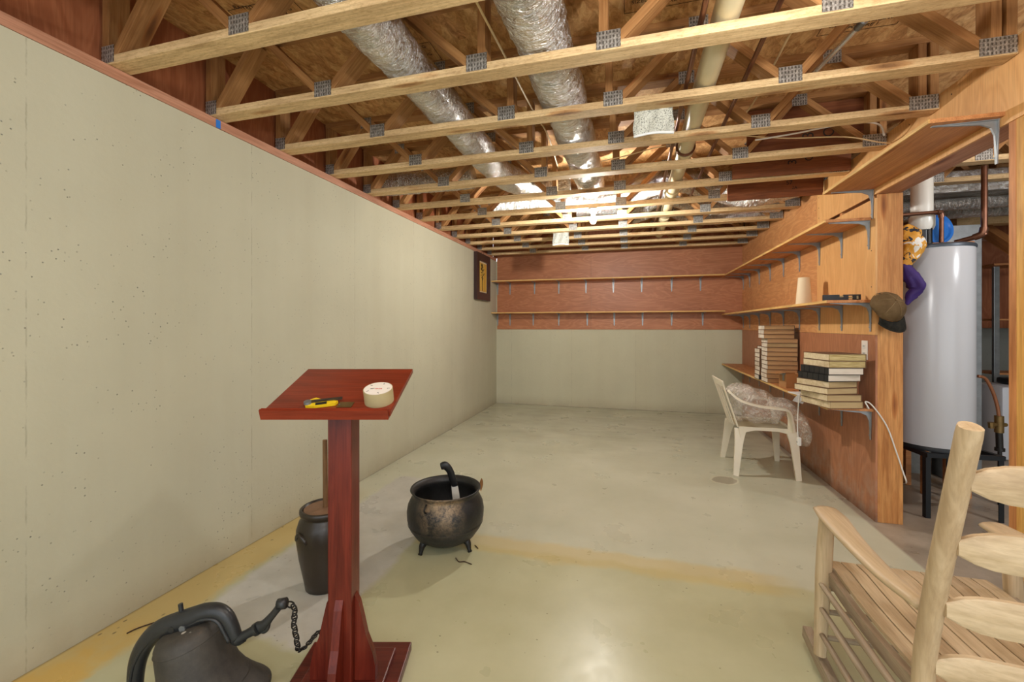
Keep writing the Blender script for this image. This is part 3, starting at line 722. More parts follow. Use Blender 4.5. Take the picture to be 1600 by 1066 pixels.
# hanging scraps
def hanging_scrap(u0, u1, v0, v1, Y, label, rz=0.0):
    a, b = at_Y(u0, v0, Y), at_Y(u1, v0, Y); lo = at_Y((u0+u1)/2, v1, Y).z; z1 = Z_CH+0.02
    bm = BM(); nx, nz_ = 16, 12; g = []
    for j in range(nz_+1):
        row = []
        for i in range(nx+1):
            p = a.lerp(b, i/nx); q = j/nz_; sag = 0.012*math.sin(i/nx*PI)*q
            row.append(bm.verts.new((p.x+0.004*math.sin(q*7)*(1 if i == 0 else -1 if i == nx else 0), Y-0.03*q*q+0.008*math.sin(i*0.9+q*4), z1+(lo-z1)*q+sag)))
        g.append(row)
    for j in range(nz_):
        for i in range(nx): bm.faces.new((g[j][i], g[j][i+1], g[j+1][i+1], g[j+1][i]))
    r = bmesh.ops.solidify(bm, geom=bm.faces[:], thickness=0.006)
    t_ = thing('insulation_scrap', label, 'insulation scrap', (a+b)/2*1.0)
    obj('sheet', bm, M['scrap'], t_, world=True, smooth=True)
    bm = BM(); p0 = Vector((a.x, Y-0.036, lo+0.004)); p1 = Vector((b.x, Y-0.036, lo+0.004)); pm = (p0+p1)/2+Vector((0, 0, 0.010))
    add_tube(bm, smooth_path([p0, pm, p1], 6), 0.007, 8); obj('curled_edge', bm, M['paper'], t_, world=True, smooth=True)
hanging_scrap(990, 1052, 172, 216, 2.44, 'speckled white insulation scrap stapled to a truss right of the centre duct')
hanging_scrap(864, 889, 360, 384, 5.36, 'small white scrap hanging from a rear truss left below the bulb')

p = at_X(341, 197, XL+0.002)
bm = BM(); add_box(bm, (p.x+0.0006, p.y, H_C+0.0255), (0.001, 0.028, 0.046)); t_ = thing('sticker', 'small blue and white sticker on the sill above the left wall', 'sticker', (p.x, p.y, H_C))
obj('label', bm, M['blue'], t_, world=True)
# light bulb
bp = at_D(925, 338, 4.15)
bx, by = bp.x, 4.38-W/2+0.488*0
by = 0.97+0.488*7-W/2
t_ = thing('ceiling_light', 'bare glowing bulb in a porcelain lampholder under a truss', 'light', (bx, by, Z_CH))
bm = BM(); add_lathe(bm, [(0, 0), (0.055, 0), (0.055, -0.012), (0.035, -0.03), (0.024, -0.05), (0.022, -0.062), (0, -0.062)], 28); obj('lampholder', bm, M['porcelain'], t_, smooth='auto')
bm = BM(); add_lathe(bm, [(0, -0.063), (0.012, -0.063), (0.016, -0.08), (0.027, -0.10), (0.030, -0.118), (0.024, -0.138), (0.012, -0.148), (0, -0.150)], 16); obj('bulb', bm, M['bulb'], t_, smooth=True)
bm = BM(); add_box(bm, (0, 0, 0.02), (0.09, 0.10, 0.03)); add_box(bm, (0, 0.03, 0.018), (0.12, 0.012, 0.04)); bmesh.ops.translate(bm, verts=bm.verts[:], vec=(0, 0, -0.03)); bm.free()

# ------------------------------------------------------------------ shelves and brackets
def bracket_mesh():
    bm = BM()
    # wall leg (down), plane YZ local: y = out from wall, z
    add_bar(bm, [(0, 0.004, 0.0), (0, 0.004, -0.10), (0, 0.004, -0.20)], [(0.030, 0.004), (0.024, 0.004), (0.014, 0.004)], (0, 1, 0))
    add_bar(bm, [(0, 0.0, -0.003), (0, 0.12, -0.003), (0, 0.245, -0.003)], [(0.030, 0.004), (0.024, 0.004), (0.014, 0.004)], (0, 0, 1))
    # pressed rib and curved gusset
    pts = [(0.006, -0.185), (0.008, -0.06), (0.022, -0.028), (0.055, -0.012), (0.225, -0.006), (0.0, 0.0)]
    add_prism(bm, [(0.004, -0.19), (0.012, -0.07), (0.026, -0.034), (0.062, -0.017), (0.235, -0.005), (0.004, -0.005)], lambda x, y, d: Vector((d, x, y)), -0.005, 0.005)
    for z in (-0.03, -0.17): add_lathe(bm, [(0, 0.006), (0.004, 0.006), (0.004, 0.008), (0, 0.009)], 8, (0.009, 0, z), Matrix.Rotation(-PI/2, 3, 'X'))
    return bm
_bm = bracket_mesh(); bmesh.ops.recalc_face_normals(_bm, faces=_bm.faces[:]); BR = bpy.data.meshes.new('bracket'); _bm.to_mesh(BR); _bm.free(); BR.materials.append(M['bracket'])
def shelf(label, loc, rz, L, depth, xs, name='wall_shelf', th=0.019, front=True):
    """local: x along wall, y out from wall, z=0 is the underside"""
    t_ = thing(name, label, 'shelf', loc, rz)
    board('board', (0, depth/2-0.004, th/2), (L, depth/2-0.004, th/2), depth-0.008, th, M['shelfwood'], t_, bev=0.001)
    board('front_edge', (0, depth-0.004, th/2), (L, depth-0.004, th/2), 0.008, th, M['edgewood'], t_, bev=0.001)
    for x in xs:
        o = bpy.data.objects.new('bracket', BR); C.objects.link(o); o.parent = t_; o.location = (x, 0.001, 0)
    return t_
# back wall shelves; local x = -world x, so rz = 180deg (out = -Y)
def back_xs(us, z, v=450): return [XR-0.28-0.012 - at_Y(720+u/3.44, v, YB-0.014).x for u in us]
xr_end = 1.316
L_b = xr_end-(XL+0.002)
sh_top_us = [192, 265, 397, 527, 673, 820, 972, 1133, 1288]
sh_low_us = [192, 265, 390, 527, 680, 825, 977, 1133, 1300]
f = lambda us: [xr_end-max(at_Y(720+u/3.44, 450, YB-0.014).x, XL+0.03) for u in us]
shelf('upper long board shelf on steel brackets across the back wall', (xr_end, YB-0.014, 2.062), PI, L_b, 0.28, f(sh_top_us))
shelf('lower long board shelf on steel brackets across the back wall', (xr_end, YB-0.014, 1.535), PI, L_b, 0.28, f(sh_low_us))
# right wall shelves, out = -X: local x -> +Y?  rz = +90deg maps x->+Y, y->-X
def ys(us): return [at_X(u, 450, XR).y for u in us]
YE = YB-0.014
all_y = [y for y in ys([1361, 1316, 1281, 1250, 1225, 1204, 1187, 1172]) if y < YE-0.05]+[7.0]
shelf('long bracketed shelf running under the header on the plywood partition', (XR, 3.52, 2.062), PI/2, YE-3.52, 0.28, [y-3.52+0.02 if i == 0 else y-3.52 for i, y in enumerate(all_y)])
shelf('middle bracketed partition shelf carrying the cream cone and black level', (XR, 3.50, 1.492), PI/2, YE-3.50, 0.28, [y-3.50 for y in all_y])
shelf('desk height partition shelf carrying the book stacks', (XR, 3.49, 0.745), PI/2, YE-3.49, 0.28, [y-3.49 for y in all_y])
shelf('short shelf high on the header above the doorway', (XR, 2.42, 2.264), PI/2, 1.13, 0.28, [0.04, 1.08])

# ------------------------------------------------------------------ books
def book(loc, rz, size, page, cover, label, group, spine='x-', name='book'):
    """local x,y footprint, z up; spine on one side"""
    t_ = thing(name, label, 'book', loc, rz, group); a, b, h = size; ct = 0.0028
    bm = BM(); add_box(bm, (0, 0, ct/2), (a, b, ct)); add_box(bm, (0, 0, h-ct/2), (a, b, ct))
    sx, sy = {'x-': (-1, 0), 'x+': (1, 0), 'y-': (0, -1), 'y+': (0, 1)}[spine]
    if sx: add_box(bm, (sx*(a/2-ct/2), 0, h/2), (ct, b, h))
    else: add_box(bm, (0, sy*(b/2-ct/2), h/2), (a, ct, h))
    obj('cover', bm, M[cover], t_, loc=Vector((0, 0, 0)))
    e = 0.004; bm = BM()
    add_box(bm, (sx*e/2, sy*e/2, h/2), (a-2*e, b-2*e, h-2*ct-0.0004)); obj('page_block', bm, M[page], t_, loc=Vector((0, 0, 0)))
    return t_
def ribs(t_, size, side):
    a, b, h = size
    for k in range(5):
        q = -b/2+b*(k+0.7)/5.4; bm = BM()
        add_box(bm, (side*(a/2+0.0006), q, h/2), (0.003, 0.006, h*0.94))
        obj('spine_band', bm, M['cover_black'], t_, loc=Vector((0, 0, 0)))
ZD = 0.765
SO = ['bottom', 'second', 'third', 'fourth', 'fifth', 'sixth', 'seventh', 'eighth', 'ninth', 'tenth', 'eleventh', 'twelfth', 'thirteenth']
# far stack of tan books (spines hidden), front column
GA = 'tan edged books in the taller stack'
z = ZD; n = 13; hs = 0.0435
for k in range(n):
    cov, pg = 'cover_tan', 'tan_page'
    lab = SO[k]+' book from the bottom of the tall tan stack on the desk shelf'
    if k == n-1: cov, lab = 'cover_black', 'dark covered book on top of the tall tan stack'
    if k == n-2: cov, lab = 'cover_brown', 'reddish brown book just under the top one of the tall tan stack'
    if k == 8: pg = 'olive_page'
    dx = -0.045 if k >= n-3 else random.uniform(-0.006, 0.006)
    sx_ = 0.27
    b_ = book((1.445+dx*0.6, 4.915+random.uniform(-0.004, 0.004), z), random.uniform(-0.02, 0.02), (sx_, 0.20, hs), pg, cov, lab, GA, 'x+')
    # pale page ends on the room side
    bm = BM(); add_box(bm, (-sx_/2+0.0030, 0, hs/2), (0.002, 0.188, hs-0.0066)); obj('page_end', bm, M['white_page'], b_, loc=Vector((0, 0, 0)))
    z += hs+0.0004
z = ZD
for k in range(7):
    lab = SO[k]+' book from the bottom of the low stack behind the tall tan one'
    cov = 'cover_black' if k == 0 else 'cover_tan'
    book((1.43+random.uniform(-0.004, 0.004), 5.155+random.uniform(-0.003, 0.003), z), random.uniform(-0.02, 0.02), (0.25, 0.19, 0.046), 'white_page', cov, lab, 'pale books in the low rear stack', 'y-'); z += 0.0465
book((1.40, 5.14, z), 0.1, (0.16, 0.10, 0.028), 'white_page', 'cover_tan', 'small thin book lying on the low rear stack', 'pale books in the low rear stack', 'y+')
# near stack
specs = [  # w(x), d(y), h, page, cover, rz, dx, dy, label
 (0.235, 0.285, 0.048, 'olive_page', 'cover_tan', 17, 0.010, 0.000, 'bottom book of the near stack, dull gold edges overhanging the shelf end'),
 (0.235, 0.285, 0.046, 'olive_page', 'cover_tan', 15, 0.000, -0.004, 'second book from the bottom of the near stack, gaping slightly'),
 (0.240, 0.285, 0.043, 'olive_page', 'cover_tan', 25, -0.026, 0.008, 'third book from the bottom of the near stack'),
 (0.235, 0.270, 0.045, 'olive_page', 'cover_tan', 27, -0.018, 0.010, 'tan book directly beneath the two black spined books'),
 (0.245, 0.275, 0.047, 'white_page', 'cover_black', 20, -0.004, 0.000, 'lower of the two black ribbed spine books in the near stack'),
 (0.245, 0.285, 0.047, 'white_page', 'cover_black', 15, 0.010, -0.005, 'upper of the two black ribbed spine books in the near stack'),
 (0.245, 0.285, 0.047, 'gilt', 'cover_tan', 13, 0.022, -0.004, 'gilt edged book resting on the upper black spined book'),
 (0.245, 0.285, 0.047, 'gilt', 'cover_tan', 12, 0.024, -0.004, 'gilt edged book on top of the near stack beside the switch plate')]
z = ZD
for i, (a, b, h, pg, cov, rz, dx, dy, lab) in enumerate(specs):
    sp_ = 'x-' if cov == 'cover_black' else 'x+'
    b_ = book((1.372+dx, 3.580+dy, z), math.radians(rz), (a, b, h), pg, cov, lab, 'large books in the near stack', sp_)
    if cov == 'cover_black': ribs(b_, (a, b, h), -1)
    else:
        bm = BM(); add_box(bm, (-a/2+0.0030, 0, h/2), (0.002, b-0.012, h-0.0066)); obj('page_end', bm, M['page'], b_, loc=Vector((0, 0, 0)))
    z += h+0.0005
# small cardboard box, tape dispenser bit and papers between the stacks
t_ = thing('cardboard_box', 'small open cardboard box with grey tape between the book stacks', 'box', (1.42, 4.50, ZD), 0.15)
bm = BM()
for sx_, sy_, dx, dy in ((0.003, 0.13, -0.07, 0), (0.003, 0.13, 0.07, 0), (0.14, 0.003, 0, -0.065), (0.14, 0.003, 0, 0.065)): add_box(bm, (dx, dy, 0.065), (sx_, sy_, 0.13))
add_box(bm, (0, 0, 0.002), (0.14, 0.13, 0.003)); obj('carton', bm, M['cardboard'], t_)
bm = BM(); add_box(bm, (-0.11, 0, 0.136), (0.085, 0.12, 0.003), Matrix.Rotation(-0.15, 3, 'Y')); obj('flap', bm, M['cardboard'], t_)
bm = BM(); add_box(bm, (-0.0735, -0.02, 0.10), (0.002, 0.028, 0.07)); add_box(bm, (-0.0735, -0.0, 0.128), (0.002, 0.11, 0.02)); obj('tape_strip', bm, M['zinc'], t_)
t_ = thing('paper_pad', 'loose white papers curling over the shelf edge beside the near stack', 'papers', (1.40, 4.02, ZD), 0.2)
bm = BM(); add_box(bm, (0, 0.04, 0.004), (0.16, 0.24, 0.007)); obj('sheets', bm, M['paper'], t_)
bm = BM(); g = []
for j in range(7):
    q = j/6; g.append([bm.verts.new((-0.02-0.10*q, 0.0-0.14*i/3+0.02*q, 0.010+0.006*math.sin(q*3)-0.06*q*q*q)) for i in range(4)])
for j in range(6):
    for i in range(3): bm.faces.new((g[j][i], g[j][i+1], g[j+1][i+1], g[j+1][i]))
bmesh.ops.solidify(bm, geom=bm.faces[:], thickness=0.0015); obj('curled_sheet', bm, M['paper'], t_, smooth=True)
t_ = thing('stapler', 'black stapler lying on the papers between the book stacks', 'stapler', (1.41, 4.12, ZD+0.0085), 1.75)
bm = BM(); add_box(bm, (0, 0, 0.006), (0.15, 0.03, 0.011), bev=0.003); obj('base', bm, M['black'], t_)
bm = BM(); add_box(bm, (0.0, 0, 0.026), (0.14, 0.026, 0.018), Matrix.Rotation(0.06, 3, 'Y'), bev=0.005); obj('arm', bm, M['black'], t_)

# cone on shelf 3, level
ZS3 = 1.492+0.019
cp = at_X(1256, 474, 1.44)
t_ = thing('yarn_cone', 'cream cardboard cone standing on the middle partition shelf', 'cone', (1.44, cp.y, ZS3+0.0005))
bm = BM(); add_lathe(bm, [(0, 0.003), (0.058, 0.003), (0.060, 0.0), (0.062, 0.0), (0.043, 0.232), (0.039, 0.232), (0.057, 0.008), (0, 0.008)], 40); obj('shell', bm, M['cream'], t_, smooth='auto')
bm = BM(); add_lathe(bm, [(0.0425, 0.2325), (0.044, 0.236), (0.040, 0.236), (0.0385, 0.2325)], 40); obj('rim', bm, M['cream'], t_, smooth=True)
t_ = thing('spirit_level', 'black torpedo spirit level lying near the end of the middle shelf', 'level', (1.455, 3.60, ZS3+0.0005), 0.0)
bm = BM(); L_ = 0.115
for (xa, xb, za, zb) in ((-L_, -0.015, 0, 0.043), (0.012, 0.040, 0, 0.043), (0.040, 0.070, 0, 0.008), (0.040, 0.070, 0.036, 0.043), (0.070, 0.088, 0, 0.043), (0.106, L_, 0, 0.043), (-0.015, 0.012, 0, 0.024), (0.088, 0.106, 0, 0.012), (0.088, 0.106, 0.034, 0.043)):
    add_box(bm, ((xa+xb)/2, 0, (za+zb)/2), (xb-xa, 0.018, zb-za))
obj('body', bm, M['black'], t_)
for (x, z_, ax) in ((0.055, 0.022, 'Y'), (0.097, 0.023, 'Z'), (-0.001, 0.031, 'Y')):
    bm = BM(); R_ = Matrix.Rotation(PI/2, 3, ax) if ax == 'Y' else None
    add_lathe(bm, [(0, -0.012), (0.006, -0.012), (0.006, 0.012), (0, 0.012)], 16, (x, 0, z_), R_); obj('vial', bm, M['tape'], t_, smooth='auto')

# switch plate
t_ = thing('outlet_plate', 'white outlet cover on the plywood above the near book stack', 'outlet', (XR, 3.60, 1.10))
bm = BM(); add_box(bm, (-0.004, 0, 0.06), (0.008, 0.075, 0.135), bev=0.003); obj('cover', bm, M['label_white'], t_)
for zz in (0.035, 0.085):
    bm = BM(); add_box(bm, (-0.009, 0, zz), (0.003, 0.034, 0.028), bev=0.001); s_ = obj('socket', bm, M['white_pvc'], t_)
    bm = BM(); add_box(bm, (-0.0108, -0.007, zz+0.003), (0.001, 0.003, 0.010)); add_box(bm, (-0.0108, 0.007, zz+0.003), (0.001, 0.003, 0.010)); obj('slot', bm, M['ink'], s_)

# ------------------------------------------------------------------ framed picture on the left wall
fy0, fy1, fz0, fz1 = 5.98, 6.60, 1.725, 2.43
t_ = thing('framed_picture', 'dark framed narrow flower picture hanging at the left wall corner', 'picture', (XL, (fy0+fy1)/2, fz0))
bm = BM(); d = 0.055; fw = 0.115
def fr(y0, y1, z0, z1):
    add_prism(bm, [(y0, z0), (y1, z0), (y1, z1), (y0, z1)], lambda a, b, dd: Vector((XL+dd, a, b)), 0.004, d)
fr(fy0, fy1, fz0, fz0+fw); fr(fy0, fy1, fz1-fw, fz1); fr(fy0, fy0+fw, fz0+fw, fz1-fw); fr(fy1-fw, fy1, fz0+fw, fz1-fw)
obj('frame', bm, M['frame'], t_, world=True)
bm = BM(); add_box(bm, (XL+0.025, (fy0+fy1)/2, (fz0+fz1)/2), (0.012, fy1-fy0-2*fw+0.002, fz1-fz0-2*fw+0.002)); mt = obj('mat_board', bm, M['cream'], t_, world=True)
iy0, iy1, iz0, iz1 = fy0+fw+0.02, fy1-fw-0.02, fz0+fw+0.02, fz1-fw-0.02
pn = boxobj('painted_panel', (XL+0.032, iy0, iz0), (XL+0.034, iy1, iz1), M['gold'], t_, world=True)
for k in range(1, 4):
    yy = iy0+(iy1-iy0)*k/4
    boxobj('board_line', (XL+0.034, yy-0.003, iz0), (XL+0.035, yy+0.003, iz1), M['frame'], t_, bev=0, world=True)
bm = BM(); yc = (iy0+iy1)/2-0.03
add_bar(bm, smooth_path([(XL+0.036, yc+0.01, iz0+0.01), (XL+0.036, yc, iz0+0.12), (XL+0.036, yc+0.02, iz0+0.24), (XL+0.036, yc+0.01, iz1-0.1)], 5), (0.012, 0.002), (1, 0, 0))
for k in range(16):
    a = k*2.4; rr = 0.018+0.05*math.sqrt(k/16); zc_ = iz1-0.14
    c0 = Vector((XL+0.036, yc+0.01+math.cos(a)*rr*0.9, zc_+math.sin(a)*rr*1.6)); c1 = c0+Vector((0, math.cos(a)*0.03, math.sin(a)*0.04+0.012))
    add_bar(bm, [c0-(c1-c0)*0.4, (c0+c1)/2, c1], [(0.004, 0.002), (0.022, 0.002), (0.003, 0.002)], (1, 0, 0))
obj('flower', bm, M['ink'], t_, world=True)
bm = BM(); pt = Vector((XL+0.03, (fy0+fy1)/2, Z_CH+0.02)); add_tube(bm, [(XL+0.03, (fy0+fy1)/2-0.06, fz1), pt, (XL+0.03, (fy0+fy1)/2+0.06, fz1)], 0.002, 6); obj('hanging_wire', bm, M['darkmetal'], t_, world=True)

# ------------------------------------------------------------------ lectern
lc = cd(-0.612, 1.57, 0)
t_ = thing('lectern', 'dark cherry wood lectern with slanted top standing at left', 'lectern', lc, YAW); LEC = t_
bm = BM(); add_box(bm, (0, 0.0, 0.018), (0.40, 0.40, 0.034), bev=0.004); obj('base_plinth', bm, M['cherry_dark'], t_)
bm = BM(); add_box(bm, (0, 0.0, 0.043), (0.30, 0.30, 0.016), bev=0.005); obj('base_block', bm, M['cherry_dark'], t_)
for sgn, ax in ((1, 'x'), (-1, 'x'), (1, 'y'), (-1, 'y')):
    poly = [(0.043, 0.052), (0.118, 0.052), (0.118, 0.10), (0.108, 0.15), (0.085, 0.21), (0.072, 0.27), (0.058, 0.33), (0.043, 0.36)]
    bm = BM()
    if ax == 'x': add_prism(bm, poly, lambda x, y, dd, s=sgn: Vector((s*x, dd, y)), -0.014, 0.014)
    else: add_prism(bm, poly, lambda x, y, dd, s=sgn: Vector((dd, s*x, y)), -0.014, 0.014)
    obj('buttress', bm, M['cherry_z'], t_)
o = board('column', (0, 0, 0.052), (0, 0, 1.045), 0.084, 0.084, M['cherry_x'], t_, up=(0, 1, 0), bev=0.003)
slope = math.atan2(0.108, 0.322); Rt = Matrix.Rotation(slope, 3, 'X')
top_c = Vector((0, 0.012, 1.096))
o = board('slanted_top', Vector((-0.211, 0, 0)), Vector((0.211, 0, 0)), 0.34, 0.018, M['cherry'], t_, bev=0.002)
o.matrix_basis = Matrix.Translation(top_c) @ Rt.to_4x4()
def dk(x, y, z=0): return top_c + Rt @ Vector((x, y, 0.009+z))
lip = BM(); prof = [(-0.010, -0.022), (0.012, -0.022), (0.012, 0.006), (0.006, 0.012), (0.002, 0.009), (-0.003, 0.014), (-0.010, 0.012)]
add_prism(lip, prof, lambda x, y, dd: dk(dd, -0.172-0.0+x*1.0, y-0.002), -0.214, 0.206)
obj('book_ledge', lip, M['cherry'], t_)
bm = BM(); add_box(bm, (0, 0.0, 1.052), (0.14, 0.18, 0.03), Rt, bev=0.003); obj('support_block', bm, M['cherry_dark'], t_)
bm = BM(); add_lathe(bm, [(0, 0), (0.012, 0), (0.010, 0.006), (0, 0.007)], 14, dk(-0.11, -0.13, -0.026)); obj('screw_cap', bm, M['cherry_dark'], t_, smooth=True)

def on_lectern(x, y, z=0): return LEC.matrix_world @ dk(x, y, z)
bpy.context.view_layer.update()
def place_slanted(t_, x, y, rz=0.0, dz=0.0):
    t_.matrix_world = Matrix.Translation(on_lectern(x, y, dz)) @ Matrix.Rotation(YAW, 4, 'Z') @ Matrix.Rotation(slope, 4, 'X') @ Matrix.Rotation(rz, 4, 'Z')
# tape roll
t_ = thing('tape_roll', 'roll of tan packing tape resting on the lectern top', 'tape')
place_slanted(t_, 0.155, -0.100, dz=0.0005)
bm = BM(); add_lathe(bm, [(0.038, 0), (0.049, 0.0), (0.049, 0.048), (0.038, 0.048), (0.038, 0)], 48); obj('tape_winding', bm, M['tape'], t_, smooth='auto')
bm = BM(); add_lathe(bm, [(0.0378, 0.001), (0.0378, 0.0478), (0.035, 0.0478), (0.035, 0.001)], 48); obj('cardboard_core', bm, M['cardboard'], t_, smooth='auto')
bm = BM(); add_lathe(bm, [(0, 0.0482), (0.0465, 0.0482), (0.0465, 0.0488), (0, 0.0488)], 48); lb = obj('label_disc', bm, M['label_white'], t_, smooth='auto')
for k, (s, sz, a, m_) in enumerate((('L', 0.012, 0, 'ink'), ('L', 0.012, 72, 'ink'), ('L', 0.012, 144, 'ink'), ('L', 0.012, 216, 'ink'), ('L', 0.012, 288, 'ink'))):
    q = math.radians(a+20); text('print_mark', s, sz, M[m_], t_, Matrix.Translation((0.036*math.sin(q), 0.036*math.cos(q), 0.0492)) @ Matrix.Rotation(-q, 4, 'Z'), 0.0003)
text('red_print', 'MADE', 0.009, M['red'], t_, Matrix.Translation((0.003, -0.004, 0.0492)), 0.0003)
text('black_print', 'tape', 0.008, M['ink'], t_, Matrix.Translation((-0.018, -0.002, 0.0492)) @ Matrix.Rotation(0.3, 4, 'Z'), 0.0003)
# yellow tool
t_ = thing('utility_tool', 'yellow and black pocket tool lying on the lectern top', 'tool'); place_slanted(t_, -0.030, -0.125, 0.1, 0.0008)
bm = BM(); add_prism(bm, [(-0.05, -0.018), (-0.02, -0.024), (0.045, -0.012), (0.05, 0.004), (0.0, 0.016), (-0.03, 0.034), (-0.052, 0.018)], lambda x, y, dd: Vector((x, y, dd)), 0.0, 0.010); obj('yellow_body', bm, M['yellow'], t_)
bm = BM(); add_bar(bm, [(-0.055, -0.006, 0.014), (0.0, 0.006, 0.014), (0.062, 0.016, 0.013)], [(0.012, 0.006), (0.008, 0.006), (0.012, 0.006)], (0, 0, 1)); obj('lever', bm, M['darkmetal'], t_)
bm = BM(); add_lathe(bm, [(0, 0.010), (0.013, 0.010), (0.012, 0.018), (0, 0.019)], 20, (-0.045, -0.006, 0)); obj('pivot', bm, M['zinc'], t_, smooth='auto')
bm = BM(); add_box(bm, (0.0, -0.012, 0.0115), (0.035, 0.014, 0.002), Matrix.Rotation(0.2, 3, 'Z')); obj('dark_sticker', bm, M['black'], t_)
t_ = thing('metal_scraper', 'flat grey brown blade beside the yellow tool on the lectern', 'blade'); place_slanted(t_, 0.048, -0.128, 0.0, 0.0008)
bm = BM(); add_box(bm, (0, 0, 0.001), (0.05, 0.035, 0.0018)); obj('blade', bm, M['brass'], t_)
bm = BM(); add_lathe(bm, [(0, 0.002), (0.003, 0.002), (0.003, 0.003), (0, 0.003)], 12, (-0.02, 0, 0)); obj('rivet', bm, M['zinc'], t_)

# ------------------------------------------------------------------ churn
jc = cd(-0.962, 2.215, 0)
t_ = thing('butter_churn', 'dark stoneware butter churn with lid and dasher behind the lectern', 'churn', jc)
bm = BM(); add_lathe(bm, [(0, 0.006), (0.085, 0.0), (0.092, 0.004), (0.100, 0.05), (0.122, 0.16), (0.134, 0.25), (0.134, 0.305), (0.122, 0.345), (0.108, 0.362), (0.106, 0.372), (0.117, 0.378), (0.120, 0.388), (0.119, 0.402), (0.112, 0.407), (0.105, 0.404), (0.104, 0.385), (0, 0.383)], 56)
obj('stoneware_jar', bm, M['stoneware'], t_, smooth=True)
for a in (-2.45, 0.69):
    bm = BM(); pts = []
    for k in range(9):
        q = (k/8-0.5)*2; ang = a+q*0.34+0.55; rr = 0.131+0.006*math.cos(q*PI/2)
        pts.append((math.cos(ang)*rr, math.sin(ang)*rr, 0.270+0.040*math.cos(q*PI/2)))
    add_tube(bm, pts, 0.010, 8); obj('lug_handle', bm, M['stoneware'], t_, smooth=True)
bm = BM(); add_lathe(bm, [(0, 0.384), (0.100, 0.384), (0.102, 0.396), (0.098, 0.400), (0, 0.402)], 44); obj('lid', bm, M['lid'], t_, smooth='auto')
bm = BM(); add_tube(bm, [(0.004, 0, 0.402), (0.0, 0, 0.745)], [0.0125, 0.0115], 16); obj('dasher_handle', bm, M['dasher'], t_, smooth='auto')

# ------------------------------------------------------------------ cauldron
pc = cd(-0.405, 2.635, 0)
t_ = thing('cauldron', 'round black iron cauldron with rust patch on three short legs', 'cauldron', pc, YAW)
prof = [(0, 0.020), (0.07, 0.023), (0.13, 0.038), (0.18, 0.070), (0.214, 0.118), (0.230, 0.170), (0.2325, 0.215), (0.226, 0.255), (0.210, 0.288), (0.197, 0.308), (0.196, 0.320), (0.206, 0.336), (0.213, 0.343), (0.211, 0.349), (0.200, 0.342), (0.184, 0.322), (0.184, 0.308), (0.197, 0.286), (0.213, 0.253), (0.220, 0.215), (0.217, 0.172), (0.202, 0.124), (0.17, 0.080), (0.12, 0.050), (0.06, 0.036), (0, 0.033)]
bm = BM(); add_lathe(bm, prof, 64); obj('pot_body', bm, M['cauldron'], t_, smooth=True)
bm = BM(); add_lathe(bm, [(0.222, 0.139), (0.2265, 0.143), (0.226, 0.151)], 64); obj('raised_band', bm, M['cauldron'], t_, smooth=True)
for a in (-2.35, -0.55, 1.5):
    bm = BM(); x, y = math.cos(a), math.sin(a)
    add_tube(bm, [(x*0.150, y*0.150, 0.075), (x*0.172, y*0.172, 0.042), (x*0.180, y*0.180, 0.010), (x*0.184, y*0.184, 0.0)], [0.026, 0.018, 0.011, 0.014], 10); obj('leg', bm, M['black_iron'], t_, smooth=True)
for a in (-1.95, 1.2):
    bm = BM(); pts = []
    for k in range(11):
        q = k/10*PI; rr = 0.212+0.024*math.sin(q)
        pts.append((math.cos(a+0.0)*rr, math.sin(a)*rr, 0.318-0.05*(k/10)))
    add_tube(bm, pts, 0.0055, 8); obj('ear', bm, M['black_iron'], t_, smooth=True)
# knife
kp = [at_D(689, 729, 2.58), at_D(696, 728, 2.58), at_D(703, 736, 2.59), at_D(707, 748, 2.60), at_D(711, 759, 2.61)]
t_ = thing('machete', 'black handled knife standing upright in the cauldron', 'knife', at_D(718, 800, 2.66))
bm = BM(); add_tube(bm, smooth_path(kp, 5), lerp_list([(0.020, 0.012), (0.027, 0.014), (0.023, 0.014), (0.024, 0.014), (0.022, 0.012)], 5), 12, up=(0, 1, 0)); obj('handle', bm, M['black'], t_, world=True, smooth=True)
for u, v in ((692, 730), (706, 746), (710, 755)):
    bm = BM(); add_lathe(bm, [(0, -0.0135), (0.004, -0.0135), (0.004, -0.010), (0, -0.010)], 10, at_D(u+1, v, 2.585), Matrix.Rotation(-PI/2, 3, 'X')@Matrix.Rotation(PI, 3, 'X')); obj('rivet', bm, M['zinc'], t_, world=True)
bm = BM(); p0, p1, p2, p3 = at_D(710, 757, 2.61), at_D(712, 772, 2.62), at_D(714, 790, 2.64), at_D(715, 812, 2.66)
add_bar(bm, [p0, p1, p2, p3], [(0.040, 0.003), (0.046, 0.003), (0.046, 0.003), (0.010, 0.003)], (0, 1, 0)); obj('blade', bm, M['label_white'], t_, world=True)

